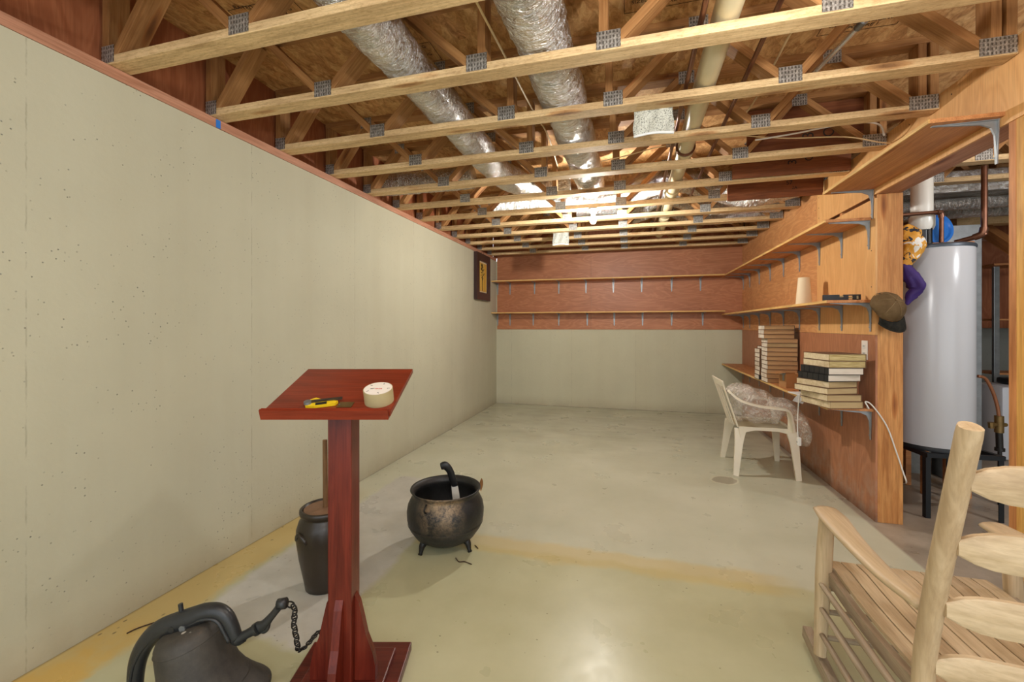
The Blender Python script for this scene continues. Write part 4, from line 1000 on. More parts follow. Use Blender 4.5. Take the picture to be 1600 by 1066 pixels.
# debris on the floor: curled leaf and twigs
def leaf(u, v, label, s=0.06, rz=0.5):
    p = at_z(u, v, 0.0); t_ = None; bm = BM(); g = []
    for j in range(9):
        q = j/8; wd = s*0.45*math.sin(q*PI)+0.001
        g.append([bm.verts.new(p+Vector((i*wd*0.5*math.cos(rz), (q-0.5)*0.3*s+i*wd*0.3, 0.002+q*s*1.7+abs(i)*wd*0.3))) for i in (-1, 0, 1)])
    for j in range(8):
        for i in range(2): bm.faces.new((g[j][i], g[j][i+1], g[j+1][i+1], g[j+1][i]))
    bmesh.ops.solidify(bm, geom=bm.faces[:], thickness=0.001)
    return tag(obj('dry_leaf', bm, M['cardboard'], smooth=True), label, 'leaf')
leaf(752, 768, 'curled dry leaf standing beside the cauldron rim')
for pts, lab in (([(712, 872), (717, 878), (726, 878), (737, 882)], 'dark curly twig on the floor in front of the cauldron'),
                 ([(198, 990), (215, 982), (241, 973)], 'long thin twig on the yellowed floor by the left wall'),
                 ([(742, 852), (747, 857)], 'tiny twig beside the right leg of the cauldron')):
    pp = [at_z(u, v, 0.004) for u, v in pts]; bm = BM(); add_tube(bm, smooth_path(pp, 4), 0.0028, 6); tag(obj('twig', bm, M['stamp'], smooth=True), lab, 'twig')

# ------------------------------------------------------------------ farm bell with yoke, crank and chain
DB = 1.42
bell_c = at_D(283, 985, DB)      # yoke hub region
tilt = math.radians(15)
t_ = thing('farm_bell', 'cast iron farm bell leaning on the floor at lower left', 'bell', (bell_c.x, bell_c.y, 0)); BELL = t_
right = Vector((CS, SN, 0)); fwd = Vector((-SN, CS, 0))
ax_up = (Vector((0, 0, 1))*math.cos(tilt) - right*math.sin(tilt)).normalized()
ax_rt = (right*math.cos(tilt) + Vector((0, 0, 1))*math.sin(tilt)).normalized()
crown = at_D(291, 977, DB)       # centre of the top of the dome
Rb = Matrix((ax_rt, fwd, ax_up)).transposed()
Rb2 = Rb
hb = 0.275
prof = [(0, 0), (0.064, -0.003), (0.084, -0.014), (0.094, -0.032), (0.098, -0.06), (0.104, -0.12), (0.115, -0.172), (0.134, -0.218), (0.160, -0.256), (0.178, -0.280), (0.185, -0.293), (0.180, -0.299), (0.152, -0.27), (0.125, -0.225), (0.102, -0.16), (0.09, -0.08), (0.07, -0.03), (0, -0.02)]
bm = BM(); add_lathe(bm, prof, 56, crown, Rb); obj('bell_body', bm, M['bell'], t_, world=True, smooth=True)
bm = BM()
for zz, rr in ((-0.045, 0.0975), (-0.222, 0.1375)): add_lathe(bm, [(rr-0.004, zz-0.005), (rr+0.001, zz), (rr-0.004, zz+0.005)], 56, crown, Rb)
obj('moulding_ring', bm, M['bell'], t_, world=True, smooth=True)
def yk(pts, D=DB): return [at_D(180+x/3.2, 850+y/3.2, D) for x, y in pts]
yoke = yk([(100, 720), (104, 640), (122, 560), (165, 480), (235, 420), (330, 388), (400, 362), (450, 342), (510, 338), (552, 362), (580, 410), (598, 458), (612, 478), (640, 464)])
wl_ = [(0.036, 0.022), (0.038, 0.024), (0.040, 0.026), (0.042, 0.028), (0.046, 0.030), (0.048, 0.034), (0.046, 0.032), (0.042, 0.028), (0.038, 0.026), (0.036, 0.024), (0.034, 0.022), (0.032, 0.021), (0.026, 0.02), (0.018, 0.018)]
bm = BM(); add_tube(bm, smooth_path(yoke, 4), lerp_list([(b, a*0.62) for a, b in wl_], 4), 12, up=fwd); 
obj('yoke', bm, M['iron_grey'], t_, world=True, smooth=True)
# raised flange on the yoke front face
bm = BM(); off = -fwd*0.026
add_tube(bm, [p+off*0.8 for p in smooth_path(yk([(100, 700), (106, 640), (124, 570), (170, 492), (240, 434), (330, 404)]), 4)], 0.006, 8)
add_tube(bm, [p+off*0.8 for p in smooth_path(yk([(330, 404), (400, 380), (452, 360), (506, 356), (540, 378), (566, 424), (590, 470)]), 4)], 0.006, 8)
obj('flange', bm, M['iron_grey'], t_, world=True, smooth=True)
for x, y in ((278, 432), (332, 428)):
    bm = BM(); p = yk([(x, y)], DB-0.03)[0]; add_tube(bm, [p, p+fwd*0.02], 0.010, 12); obj('bolt', bm, M['zinc'] if x == 332 else M['iron_grey'], t_, world=True, smooth='auto')
# stud on top
bm = BM(); a = yk([(336, 372), (326, 300)]); add_tube(bm, a, 0.007, 10); n1_, n2_ = yk([(338, 366), (334, 344)]); add_tube(bm, [n1_, n2_], 0.018, 6); obj('top_stud', bm, M['iron_grey'], t_, world=True, smooth='auto')
# axle and crank
bm = BM(); add_tube(bm, yk([(610, 478), (660, 450), (706, 425)]), [0.017, 0.014, 0.016], 14); add_tube(bm, yk([(700, 430), (716, 420)]), 0.020, 14); obj('axle', bm, M['iron_grey'], t_, world=True, smooth='auto')
bm = BM(); add_tube(bm, smooth_path(yk([(716, 420), (745, 404), (775, 370), (800, 340), (822, 312), (836, 300)]), 4), lerp_list([(0.020, 0.012), (0.016, 0.012), (0.012, 0.010), (0.011, 0.009), (0.012, 0.010), (0.019, 0.012)], 4), 12, up=fwd)
add_tube(bm, smooth_path(yk([(735, 400), (728, 425), (740, 438), (760, 425), (768, 390)]), 4), 0.007, 8)
add_tube(bm, [p for p in yk([(815, 302), (855, 296)])], 0.017, 12)
obj('crank_arm', bm, M['iron_grey'], t_, world=True, smooth=True)
# chain
t_ = thing('chain', 'black twisted link chain hanging from the bell crank to the floor', 'chain', at_D(467, 1020, 1.51))
cp_ = smooth_path([at_D(450, 944, 1.43), at_D(457, 945, 1.44), at_D(461, 956, 1.45), at_D(459, 975, 1.46), at_D(463, 996, 1.48), at_D(467, 1016, 1.51), at_D(478, 1010, 1.56), at_D(490, 996, 1.62), at_D(500, 986, 1.67), at_D(508, 1000, 1.69), at_D(512, 1018, 1.70)], 8)
# arc-length resample
ds = 0.0205; acc = 0; links = [cp_[0]]
for i in range(1, len(cp_)):
    seg = cp_[i]-cp_[i-1]; L_ = seg.length; s = 0
    while acc+(L_-s) >= ds:
        s += ds-acc; acc = 0; links.append(cp_[i-1]+seg*(s/L_))
    acc += L_-s
for i in range(len(links)-1):
    a, b = links[i], links[i+1]; d = (b-a).normalized(); mid = (a+b)/2; side = right if i % 2 else (fwd*0.7+right*0.3)
    side = (side-d*side.dot(d)).normalized(); bm = BM(); pts = []
    for k in range(13):
        q = 2*PI*k/12; pts.append(mid+d*math.cos(q)*0.0150+side*math.sin(q)*0.0085)
    add_tube(bm, pts, 0.0026, 6, caps=False); obj('chain_link', bm, M['black_iron'], t_, world=True, smooth=True)

# ------------------------------------------------------------------ monobloc chair (local +x = seat front)
cc = Vector((1.145, 4.50, 0)); 
t_ = thing('plastic_chair', 'white plastic armchair pulled up to the desk shelf', 'chair', cc, 0.0)
def cbar(name, pts, wh, up, n=4):
    p = smooth_path(pts, n); q = lerp_list(wh, n) if isinstance(wh, list) else wh
    bm = BM(); add_bar(bm, p, q, up); bmesh.ops.bevel(bm, geom=[e for e in bm.edges if e.calc_length() > 0.02], offset=0.003, segments=1, affect='EDGES') if False else None
    return obj(name, bm, M['plastic'], t_, smooth='auto')
for s in (-1, 1):
    cbar('leg', [(0.21, s*0.235, 0.40), (0.225, s*0.255, 0.28), (0.245, s*0.285, 0.0)], [(0.085, 0.030), (0.062, 0.026), (0.042, 0.022)], (0, s, 0.1))
    cbar('leg', [(-0.19, s*0.20, 0.40), (-0.21, s*0.235, 0.28), (-0.245, s*0.285, 0.0)], [(0.095, 0.030), (0.066, 0.026), (0.042, 0.022)], (0, s, 0.1))
    # arm: from back upright forward, dropping to the seat side
    cbar('armrest', [(-0.30, s*0.235, 0.75), (-0.20, s*0.265, 0.665), (-0.05, s*0.280, 0.625), (0.10, s*0.285, 0.612), (0.165, s*0.282, 0.595), (0.190, s*0.268, 0.52), (0.205, s*0.245, 0.415)],
         [(0.035, 0.018), (0.050, 0.018), (0.055, 0.018), (0.058, 0.018), (0.058, 0.018), (0.055, 0.018), (0.075, 0.020)], (0, 0.0, 1) if False else (0.5, 0, 1))
# side apron arches
for s in (-1, 1):
    bm = BM(); poly = [(-0.21, 0.43), (0.235, 0.43), (0.225, 0.34), (0.185, 0.385), (0.10, 0.402), (-0.08, 0.402), (-0.16, 0.38), (-0.20, 0.33)]
    add_prism(bm, poly, lambda x, y, dd, s=s: Vector((x, s*(0.235)+dd, y)), -0.006, 0.006); obj('side_apron', bm, M['plastic'], t_)
bm = BM(); add_prism(bm, [(-0.235, 0.43), (0.235, 0.43), (0.215, 0.34), (0.16, 0.395), (-0.16, 0.395), (-0.215, 0.34)], lambda x, y, dd: Vector((0.225+dd, x, y)), -0.006, 0.006); obj('front_apron', bm, M['plastic'], t_)
bm = BM(); g = []
for j in range(11):
    x = -0.21+0.45*j/10; g.append([bm.verts.new((x, y_, 0.430-0.018*math.cos(y_/0.24*PI/2)-0.010*math.sin(j/10*PI))) for y_ in [-0.24+0.48*i/10 for i in range(11)]])
for j in range(10):
    for i in range(10): bm.faces.new((g[j][i], g[j][i+1], g[j+1][i+1], g[j+1][i]))
bmesh.ops.solidify(bm, geom=bm.faces[:], thickness=0.006); obj('seat', bm, M['plastic'], t_, smooth='auto')
# back: curved shell with slots = frame and slats
def backp(a, q): # a -1..1 across, q 0..1 up
    return Vector((-0.205-0.135*q-0.035*(1-a*a)*1.0, a*(0.20+0.035*q), 0.42+0.42*q-0.018*a*a*q))
for a in (-0.92, 0.92):
    p_ = [backp(a, q/8) for q in range(9)]; bm = BM(); add_bar(bm, p_, (0.050, 0.010), (1, 0, 0.3)); obj('back_upright', bm, M['plastic'], t_, smooth='auto')
for a in (-0.6, -0.36, -0.12, 0.12, 0.36, 0.6):
    p_ = [backp(a, q/8) for q in range(9)]; bm = BM(); add_bar(bm, p_, (0.030, 0.007), (1, 0, 0.3)); obj('back_slat', bm, M['plastic'], t_, smooth='auto')
p_ = [backp(-1+2*k/14, 0.95) for k in range(15)]; bm = BM(); add_bar(bm, p_, (0.060, 0.010), (1, 0, 0.3)); obj('top_rail', bm, M['plastic'], t_, smooth='auto')
# plastic film bundle slumped on the seat and over the front
def film(pts, rads, name, parent, seed):
    p = smooth_path(pts, 8); r = lerp_list(rads, 8)
    def rg(i, k):
        a = k/40*2*PI; v_ = Vector((math.cos(a)*2.2+seed, math.sin(a)*2.2, i*0.16))
        return 1+0.20*mnoise.noise(v_)+0.13*abs(mnoise.noise(v_*2.4))+0.02*mnoise.noise(v_*6)
    bm = BM(); add_tube(bm, p, r, 40, True, up=(0, 1, 0), rough=rg); return obj(name, bm, M['film'], parent, smooth=True, world=True)
t_ = thing('plastic_sheeting', 'crumpled clear plastic sheeting bundled on the white plastic chair', 'plastic sheeting', (cc.x+0.05, cc.y, 0.44))
film([(0.93, 4.50, 0.61), (1.02, 4.50, 0.60), (1.17, 4.50, 0.575), (1.32, 4.47, 0.54)], [(0.13, 0.12), (0.165, 0.20), (0.14, 0.205), (0.11, 0.18)], 'bundle', t_, 1.0)
film([(1.28, 4.50, 0.56), (1.36, 4.46, 0.585), (1.44, 4.42, 0.50), (1.475, 4.38, 0.38), (1.485, 4.36, 0.27)], [(0.10, 0.15), (0.07, 0.17), (0.055, 0.17), (0.055, 0.16), (0.02, 0.08)], 'hanging_fold', t_, 5.0)
film([(0.90, 4.58, 0.70), (0.98, 4.60, 0.72), (1.08, 4.60, 0.70), (1.16, 4.62, 0.64)], [(0.02, 0.04), (0.055, 0.12), (0.06, 0.13), (0.03, 0.05)], 'upper_fold', t_, 9.0)

# white cords
def cord(pts, r, label, plug=None):
    t_ = thing('extension_cord', label, 'cord', pts[-1]); p = smooth_path(pts, 7)
    bm = BM(); add_tube(bm, p, r, 8); obj('wire', bm, M['white_cable'], t_, world=True, smooth=True)
    return t_
c1 = at_X(1249, 618, 1.305); 
t_ = cord([at_X(1256, 612, 1.40)+Vector((0, 0, 0.02)), Vector((1.300, c1.y-0.02, 0.772)), at_X(1247, 640, 1.295), at_X(1246, 665, 1.295), at_X(1247, 684, 1.295)], 0.004, 'short white cord with receptacle dangling from the desk shelf')
pe = at_X(1248.5, 690, 1.295)
bm = BM(); add_box(bm, pe, (0.026, 0.034, 0.066), bev=0.006); obj('receptacle', bm, M['white_cable'], t_, world=True)
bm = BM(); add_box(bm, pe+Vector((-0.0135, -0.004, -0.006)), (0.001, 0.003, 0.012)); add_box(bm, pe+Vector((-0.0135, 0.008, -0.006)), (0.001, 0.003, 0.012)); obj('slot', bm, M['ink'], t_, world=True)
cord([Vector((1.565, 3.505, 0.771)), Vector((1.555, 3.455, 0.772)), at_Y(1352, 628, 3.455), at_Y(1363, 634, 3.45), at_Y(1385, 665, 3.455), at_Y(1400, 705, 3.455), at_Y(1411, 738, 3.455), at_Y(1416, 753, 3.46), at_D(1412, 756, 3.05)], 0.0045,
     'long white cord draping from the near books past the corner post')

# ------------------------------------------------------------------ caps on the post
def cap(name, label, c, Rm, s, crown_m, brim_m, extra=None):
    t_ = thing(name, label, 'cap', c); 
    def tr(bm_): bm_.transform(Matrix.Translation(Vector(c)) @ Rm.to_4x4())
    bm = BM(); rings = []; nseg = 40
    for j in range(11):
        q = j/10; r = s*math.cos(q*PI/2*0.985); z_ = s*1.05*math.sin(q*PI/2)
        ring = []
        for k in range(nseg):
            a = 2*PI*k/nseg; rr = r*(1+0.03*math.cos(6*a)*(1-q)+0.05*mnoise.noise(Vector((math.cos(a)*2, math.sin(a)*2, q*3)))) ; ring.append(bm.verts.new((math.cos(a)*rr*1.12, math.sin(a)*rr*0.95, z_)))
        rings.append(ring)
    for j in range(10):
        for k in range(nseg):
            # opening for the strap at the back (-x)
            if j < 4 and abs(((k+0.5)/nseg*2*PI)-PI) < 0.42-0.09*j and j > 0: continue
            bm.faces.new((rings[j][k], rings[j][(k+1) % nseg], rings[j+1][(k+1) % nseg], rings[j+1][k]))
    bm.faces.new(rings[-1]); bmesh.ops.solidify(bm, geom=bm.faces[:], thickness=0.002); tr(bm)
    obj('crown', bm, crown_m, t_, world=True, smooth=True)
    bm = BM(); g = []
    for j in range(7):
        q = j/6; row = []
        for k in range(15):
            a = (k/14-0.5)*2*1.15; r0x, r0y = s*1.12*math.cos(a), s*0.95*math.sin(a)
            ext = s*0.80*math.cos(a*0.95)*q
            row.append(bm.verts.new((r0x+ext, r0y*(1+0.05*q), -0.22*s*q*q-0.28*(r0y/s)**2*s*q)))
        g.append(row)
    for j in range(6):
        for k in range(14): bm.faces.new((g[j][k], g[j][k+1], g[j+1][k+1], g[j+1][k]))
    bmesh.ops.solidify(bm, geom=bm.faces[:], thickness=0.003); tr(bm); obj('brim', bm, brim_m, t_, world=True, smooth=True)
    bm = BM(); add_lathe(bm, [(0, s*1.06), (0.008, s*1.06), (0.006, s*1.06+0.005), (0, s*1.06+0.006)], 12); tr(bm); obj('top_button', bm, crown_m, t_, world=True, smooth=True)
    bm = BM()
    for k in range(6):
        a = k*PI/3; pts = [Vector((math.cos(a)*1.125*s*math.cos(q/8*PI/2*0.97), math.sin(a)*0.955*s*math.cos(q/8*PI/2*0.97), s*1.055*math.sin(q/8*PI/2))) for q in range(1, 9)]
        add_tube(bm, pts, 0.0018, 5)
    tr(bm); obj('seam', bm, crown_m, t_, world=True, smooth=True)
    return t_
# crown faces the camera, brim down
cz = (fwd*-0.80 + Vector((0, 0, 0.42)) + right*-0.1).normalized()
cxv = (Vector((0, 0, -1)) + right*0.28); cxv = (cxv-cz*cxv.dot(cz)).normalized(); cyv = cz.cross(cxv)
cc1 = at_Y(1385, 481, 3.40)
cap('baseball_cap', 'tan baseball cap with dark brim hanging on the corner post', cc1, Matrix((cxv, cyv, cz)).transposed(), 0.094, M['cap'], M['brim'])
# crumpled cloth items hanging on the far side of the post
def crumple(name, pts, rads, mat, label, cat, seed):
    p = smooth_path(pts, 7); r = lerp_list(rads, 7)
    def rg(i, k):
        a = k/28*2*PI; v_ = Vector((math.cos(a)*1.6+seed, math.sin(a)*1.6, i*0.2)); return 1+0.35*mnoise.noise(v_)+0.2*abs(mnoise.noise(v_*2.7))
    bm = BM(); add_tube(bm, p, r, 28, True, rough=rg); return tag(obj(name, bm, mat, smooth=True), label, cat)
PX = 3.56
crumple('bandana', [at_Y(1414, 352, PX), at_Y(1422, 366, PX), at_Y(1427, 385, PX), at_Y(1420, 404, PX), at_Y(1415, 416, PX)], [(0.02, 0.02), (0.05, 0.05), (0.065, 0.06), (0.04, 0.04), (0.015, 0.02)], M['gold_cloth'],
        'gold and white patterned cloth hanging behind the corner post', 'cloth', 2.0)
crumple('cloth_bag', [at_Y(1413, 412, PX), at_Y(1424, 432, PX), at_Y(1432, 450, PX), at_Y(1424, 462, PX), at_Y(1416, 476, PX)], [(0.012, 0.02), (0.045, 0.04), (0.055, 0.04), (0.03, 0.03), (0.006, 0.01)], M['purple'],
        'purple cloth hanging below the gold one beside the heater', 'cloth', 7.0)
crumple('black_cloth', [at_Y(1409, 400, PX+0.06), at_Y(1416, 414, PX+0.06), at_Y(1418, 440, PX+0.06)], [(0.02, 0.02), (0.045, 0.035), (0.02, 0.02)], M['black'], 'black cloth tucked between the gold and purple cloths', 'cloth', 4.0)

# ------------------------------------------------------------------ water heater
hc = Vector((2.13, 3.86, 0)); R_h = 0.222
t_ = thing('water_heater', 'tall white water heater cylinder on a black metal stand', 'water heater', hc)
z0, z1 = 0.455, 1.905
bm = BM(); add_lathe(bm, [(0, z0+0.02), (R_h-0.003, z0+0.02), (R_h, z0+0.03), (R_h, z1-0.03), (R_h-0.002, z1-0.025), (0, z1-0.025)], 72); obj('tank_jacket', bm, M['heater'], t_, smooth='auto')
bm = BM(); add_lathe(bm, [(0, z1-0.025), (R_h+0.004, z1-0.025), (R_h+0.006, z1-0.012), (R_h, z1), (0.05, z1+0.012), (0, z1+0.012)], 72); obj('top_cap', bm, M['heater_rim'], t_, smooth='auto')
bm = BM(); add_lathe(bm, [(0, z0), (R_h+0.004, z0), (R_h+0.006, z0+0.02), (R_h, z0+0.03), (0, z0+0.03)], 72); obj('bottom_rim', bm, M['black_metal'], t_, smooth='auto')
st = thing('heater_stand', 'black angle iron stand under the water heater', 'stand', (2.175, 3.87, 0), 0.10)
bm = BM(); hw = 0.215
for s in (-1, 1):
    add_box(bm, (0, s*hw, 0.438), (2*hw+0.03, 0.03, 0.030)); add_box(bm, (s*hw, 0, 0.438), (0.03, 2*hw-0.03, 0.030))
obj('top_frame', bm, M['black_metal'], st)
for sx_ in (-1, 1):
    for sy_ in (-1, 1):
        bm = BM(); add_box(bm, (sx_*hw, sy_*hw+(-sy_)*0.0, 0.212), (0.030, 0.006, 0.42)); add_box(bm, (sx_*(hw+0.012), sy_*(hw-0.015), 0.212), (0.006, 0.030, 0.42)); obj('leg', bm, M['black_metal'], st)
# vent on heater
v0 = Vector((2.035, 3.80, 0))
t_ = thing('vent_pipe', 'white vertical vent pipe rising from the water heater', 'pipe', (v0.x, v0.y, 1.92))
bm = BM(); add_tube(bm, [v0+Vector((0, 0, 2.06)), v0+Vector((0, 0, 2.48))], 0.062, 28); obj('riser', bm, M['white_pvc'], t_, world=True, smooth='auto')
bm = BM(); add_lathe(bm, [(0.054, 2.02), (0.06, 2.022), (0.072, 2.05), (0.072, 2.12), (0.062, 2.13)], 28, v0); obj('socket', bm, M['white_pvc'], t_, world=True, smooth='auto')
bm = BM()
for a in (0, 1, 2, 3):
    q = a*PI/2+0.5; add_tube(bm, [v0+Vector((0.05*math.cos(q), 0.05*math.sin(q), 1.918)), v0+Vector((0.05*math.cos(q), 0.05*math.sin(q), 2.03))], 0.014, 6)
add_lathe(bm, [(0, 1.918), (0.046, 1.918), (0.046, 2.03), (0, 2.03)], 20, v0); obj('draft_hood', bm, M['black'], t_, world=True)
def elbowpipe(name, pts, r, mat, label, fit=None):
    t_ = thing(name, label, 'pipe', pts[0]); bm = BM()
    for a, b in zip(pts[:-1], pts[1:]): add_tube(bm, [a, b], r, 12)
    obj('tube', bm, mat, t_, world=True, smooth='auto')
    for i, p in enumerate(pts[1:-1]):
        bm = BM(); da = (pts[i]-p).normalized(); db = (pts[i+2]-p).normalized()
        add_tube(bm, smooth_path([p+da*r*3, p+(da+db)*r*0.6, p+db*r*3], 4), r*1.35, 12); obj('elbow', bm, mat, t_, world=True, smooth='auto')
    return t_
hx, hy = 2.26, 3.95
pA = Vector((2.06, 3.70, 1.92)); e1 = at_D(1472, 333, 3.06)
elbowpipe('copper_pipe', [at_D(1400, 337, 3.0), at_D(1471, 331, 3.02), at_D(1471, 331, 3.02)+Vector((0, 0, -0.215))], 0.013, M['copper'], 'copper pipe bending down onto the heater top left')
e2 = at_D(1538, 367, 3.12)
elbowpipe('copper_pipe', [Vector((e2.x, e2.y, 2.49)), Vector((e2.x, e2.y, e2.z)), at_D(1492, 379, 3.25)], 0.018, M['copper'], 'thick dark pipe rising from the heater top to the ceiling')
# blue pan behind
bc = at_D(1462, 358, 3.45)
t_ = thing('plastic_basin', 'bright blue round plastic lid standing behind the vent pipe', 'lid', (bc.x, bc.y, bc.z-0.12), YAW)
Rp = Matrix.Rotation(YAW, 3, 'Z') @ Matrix.Rotation(PI/2-0.15, 3, 'X')
bm = BM(); add_lathe(bm, [(0, 0), (0.10, 0.0), (0.115, 0.012), (0.122, 0.012), (0.122, 0.018), (0.108, 0.018), (0.098, 0.006), (0, 0.006)], 44, bc, Rp); obj('dish', bm, M['blue'], t_, world=True, smooth='auto')
bm = BM(); add_lathe(bm, [(0.122, 0.008), (0.127, 0.012), (0.124, 0.020), (0.119, 0.016)], 44, bc, Rp); obj('rim', bm, M['blue'], t_, world=True, smooth=True)
t_ = None
# shelf-like plank carrying things behind heater: duct board box
zt = bc.z-0.125
t_ = thing('utility_table', 'small wooden stand hidden behind the heater carrying the blue lid', 'stand', (2.38, 4.26, 0))
boxobj('top', (-0.17, -0.14, zt-0.024), (0.16, 0.14, zt), M['shelfwood'], t_)
for sx_ in (-0.14, 0.13):
    for sy_ in (-0.11, 0.11): boxobj('leg', (sx_-0.019, sy_-0.019, 0), (sx_+0.019, sy_+0.019, zt-0.024), M['shelfwood'], t_)
o = boxobj('duct_riser', (2.62, 4.56, 0), (2.86, 4.76, 2.19), M['zinc']); tag(o, 'tall grey sheet metal duct riser standing behind the heater', 'duct')
# foil ducts in the utility side
duct('flexible_duct', [(1.9, 5.12, 2.62), (2.8, 5.11, 2.60), (3.8, 5.12, 2.62), (4.8, 5.11, 2.61)], 0.125, 'upper foil duct running crosswise above the water heater', group='foil ducts over the utility side')
duct('flexible_duct', [(1.85, 4.90, 2.40), (2.6, 4.88, 2.40), (3.4, 4.92, 2.405), (4.4, 4.93, 2.40)], 0.085, 'lower crumpled foil duct just behind the vent pipe', group='foil ducts over the utility side')
o = boxobj('air_duct', (1.9, 4.42, 2.44), (4.6, 4.74, 2.62), M['foil'], bev=0.01); tag(o, 'flat foil faced trunk duct close under the utility trusses', 'duct')
duct('flexible_duct', [(1.85, 4.62, 2.38), (2.5, 4.60, 2.38), (3.3, 4.60, 2.385), (4.2, 4.60, 2.38)], 0.050, 'thin foil duct tucked under the flat trunk', group='foil ducts over the utility side')
# framing wall behind heater with planks and open shelving
t_ = thing('shelving_unit', 'open wooden shelving unit seen through the doorway behind the heater', 'shelving', (3.95, 6.35, 0))
Y_s = 6.35
def spx(u): return at_Y(u, 400, Y_s).x
xa, xb = spx(1534), spx(1534)+1.1
for v_ in (416, 500, 582):
    zz = at_Y(1550, v_, Y_s).z; board('shelf_board', (xa-t_.location.x, 0.0, zz), (xb-t_.location.x, 0.0, zz), 0.36, 0.022, M['shelfwood'], t_)
for x in (xa, xb): board('upright', (x-t_.location.x, -0.20, 0), (x-t_.location.x, -0.20, 2.0), 0.05, 0.035, M['zinc'], t_, up=(0, 1, 0)); board('upright', (x-t_.location.x, 0.16, 0), (x-t_.location.x, 0.16, 2.0), 0.035, 0.035, M['sill'], t_, up=(0, 1, 0))
# stair-like framing boards, dark panel behind
o = boxobj('wood_panel', (3.0, 7.0, 1.30), (5.6, 7.03, 2.43), M['ply_rim']); tag(o, 'dark brown plywood panel high on the rear utility wall', 'panel')
o = board('plank', at_Y(1490, 345, 5.4), at_Y(1600, 338, 5.4), 0.09, 0.12, M['chord']); tag(o, 'pale level plank spanning behind the thick pipe', 'plank')
o = board('plank', at_Y(1528, 352, 5.9), at_Y(1610, 405, 5.2), 0.09, 0.10, M['stud']); tag(o, 'sloping brown plank right of the thick pipe', 'plank')
for i, u in enumerate((1474, 1496, 1514)):
    o = board('stud', Vector((at_Y(u, 400, 5.6).x, 5.6, 0)), Vector((at_Y(u, 400, 5.6).x, 5.6, 2.485)), 0.09, 0.05, M['chord'] if i > 1 else M['rough_beam'], up=(0, 1, 0)); tag(o, ['left dark stud behind the blue lid', 'middle dark stud behind the heater top', 'pale stud left of the thick pipe base'][i], 'stud')
    zlo = o.location.z
# softener
t_ = thing('water_softener', 'pale plastic water softener cabinet on the floor behind the heater', 'water softener', (3.87, 5.6, 0))
bm = BM(); add_box(bm, (-0.02, 0, 0.365), (0.62, 0.42, 0.73), bev=0.03); obj('cabinet', bm, M['softener'], t_, smooth='auto')
bm = BM(); add_box(bm, (0, 0, 0.765), (0.34, 0.24, 0.065), bev=0.02); obj('control_head', bm, M['black'], t_, smooth='auto')
bm = BM()
for k in range(6): add_tube(bm, [(-0.15+0.06*k, -0.23, 0.10), (-0.12+0.06*k, -0.25, 0.15), (-0.10+0.06*k, -0.23, 0.10)], 0.008, 8)
obj('hose_coil', bm, M['black'], t_, smooth=True)
# drain valve + hose beside heater
VD = 3.2
t_ = thing('drain_valve', 'aged brass valve with brown hose to the right of the heater', 'valve', at_D(1561, 706, VD))
bm = BM(); add_tube(bm, smooth_path([at_D(1528, 588, VD), at_D(1540, 592, VD), at_D(1551, 612, VD), at_D(1558, 634, VD), at_D(1561, 652, VD)], 5), 0.011, 10); obj('hose', bm, M['hose'], t_, world=True, smooth=True)
bm = BM(); a = at_D(1561, 650, VD); b = at_D(1561, 676, VD); add_tube(bm, [a, b], 0.026, 12); add_tube(bm, [at_D(1550, 664, VD), at_D(1572, 664, VD)], 0.014, 10); add_tube(bm, [at_D(1548, 660, VD), at_D(1549, 669, VD)], 0.018, 8); obj('valve_body', bm, M['brass'], t_, world=True, smooth='auto')
bm = BM(); add_tube(bm, [at_D(1561, 676, VD), at_D(1562, 703, VD)], 0.020, 12); add_tube(bm, [at_D(1562, 700, VD), at_D(1562, 705, VD)], 0.028, 12); q_ = at_D(1562, 705, VD); add_tube(bm, [q_, Vector((q_.x, q_.y, 0))], 0.012, 10); obj('nipple', bm, M['black_iron'], t_, world=True, smooth='auto')
# grey block
p = at_z(1424, 735, 0)
t_ = thing('concrete_block', 'grey concrete block on the floor behind the corner post', 'block', p)
bm = BM(); add_box(bm, (0, 0.1, 0.105), (0.20, 0.38, 0.21), bev=0.004); obj('block', bm, M['cinder'], t_)

# ------------------------------------------------------------------ rocking chair
t_ = thing('rocking_chair', 'pale unfinished wooden rocking chair facing away at lower right', 'rocking chair', (0.97, 1.6, 0)); RC = t_
xl, xr = 0.712, 1.27
def rtube(name, pts, rad, mat='rocker', n=4, segs=16, up=None):
    p = smooth_path(pts, n); r = lerp_list(rad, n) if isinstance(rad, list) else rad
    bm = BM(); add_tube(bm, p, r, segs, up=up); return obj(name, bm, M[mat], RC, world=True, smooth='auto')
for x in (xl, xr):
    o = rtube('back_post', [(x, 1.170, 1.106), (x, 1.172, 1.094), (x, 1.235, 0.86), (x, 1.295, 0.62), (x, 1.325, 0.42), (x, 1.30, 0.20), (x, 1.285, 0.075)], [0.0185, 0.0225, 0.0225, 0.023, 0.023, 0.021, 0.018], 'rocker_z', segs=20)
for x in (xl-0.02, xr+0.02):
    rtube('front_leg', [(x+0.026*(1 if x < 1 else -1), 1.895, 0.60), (x+0.025*(1 if x < 1 else -1), 1.895, 0.58), (x+0.015*(1 if x < 1 else -1), 1.892, 0.40), (x, 1.885, 0.085)], [(0.021, 0.024), (0.022, 0.025), (0.024, 0.027), (0.017, 0.020)], 'rocker_z')
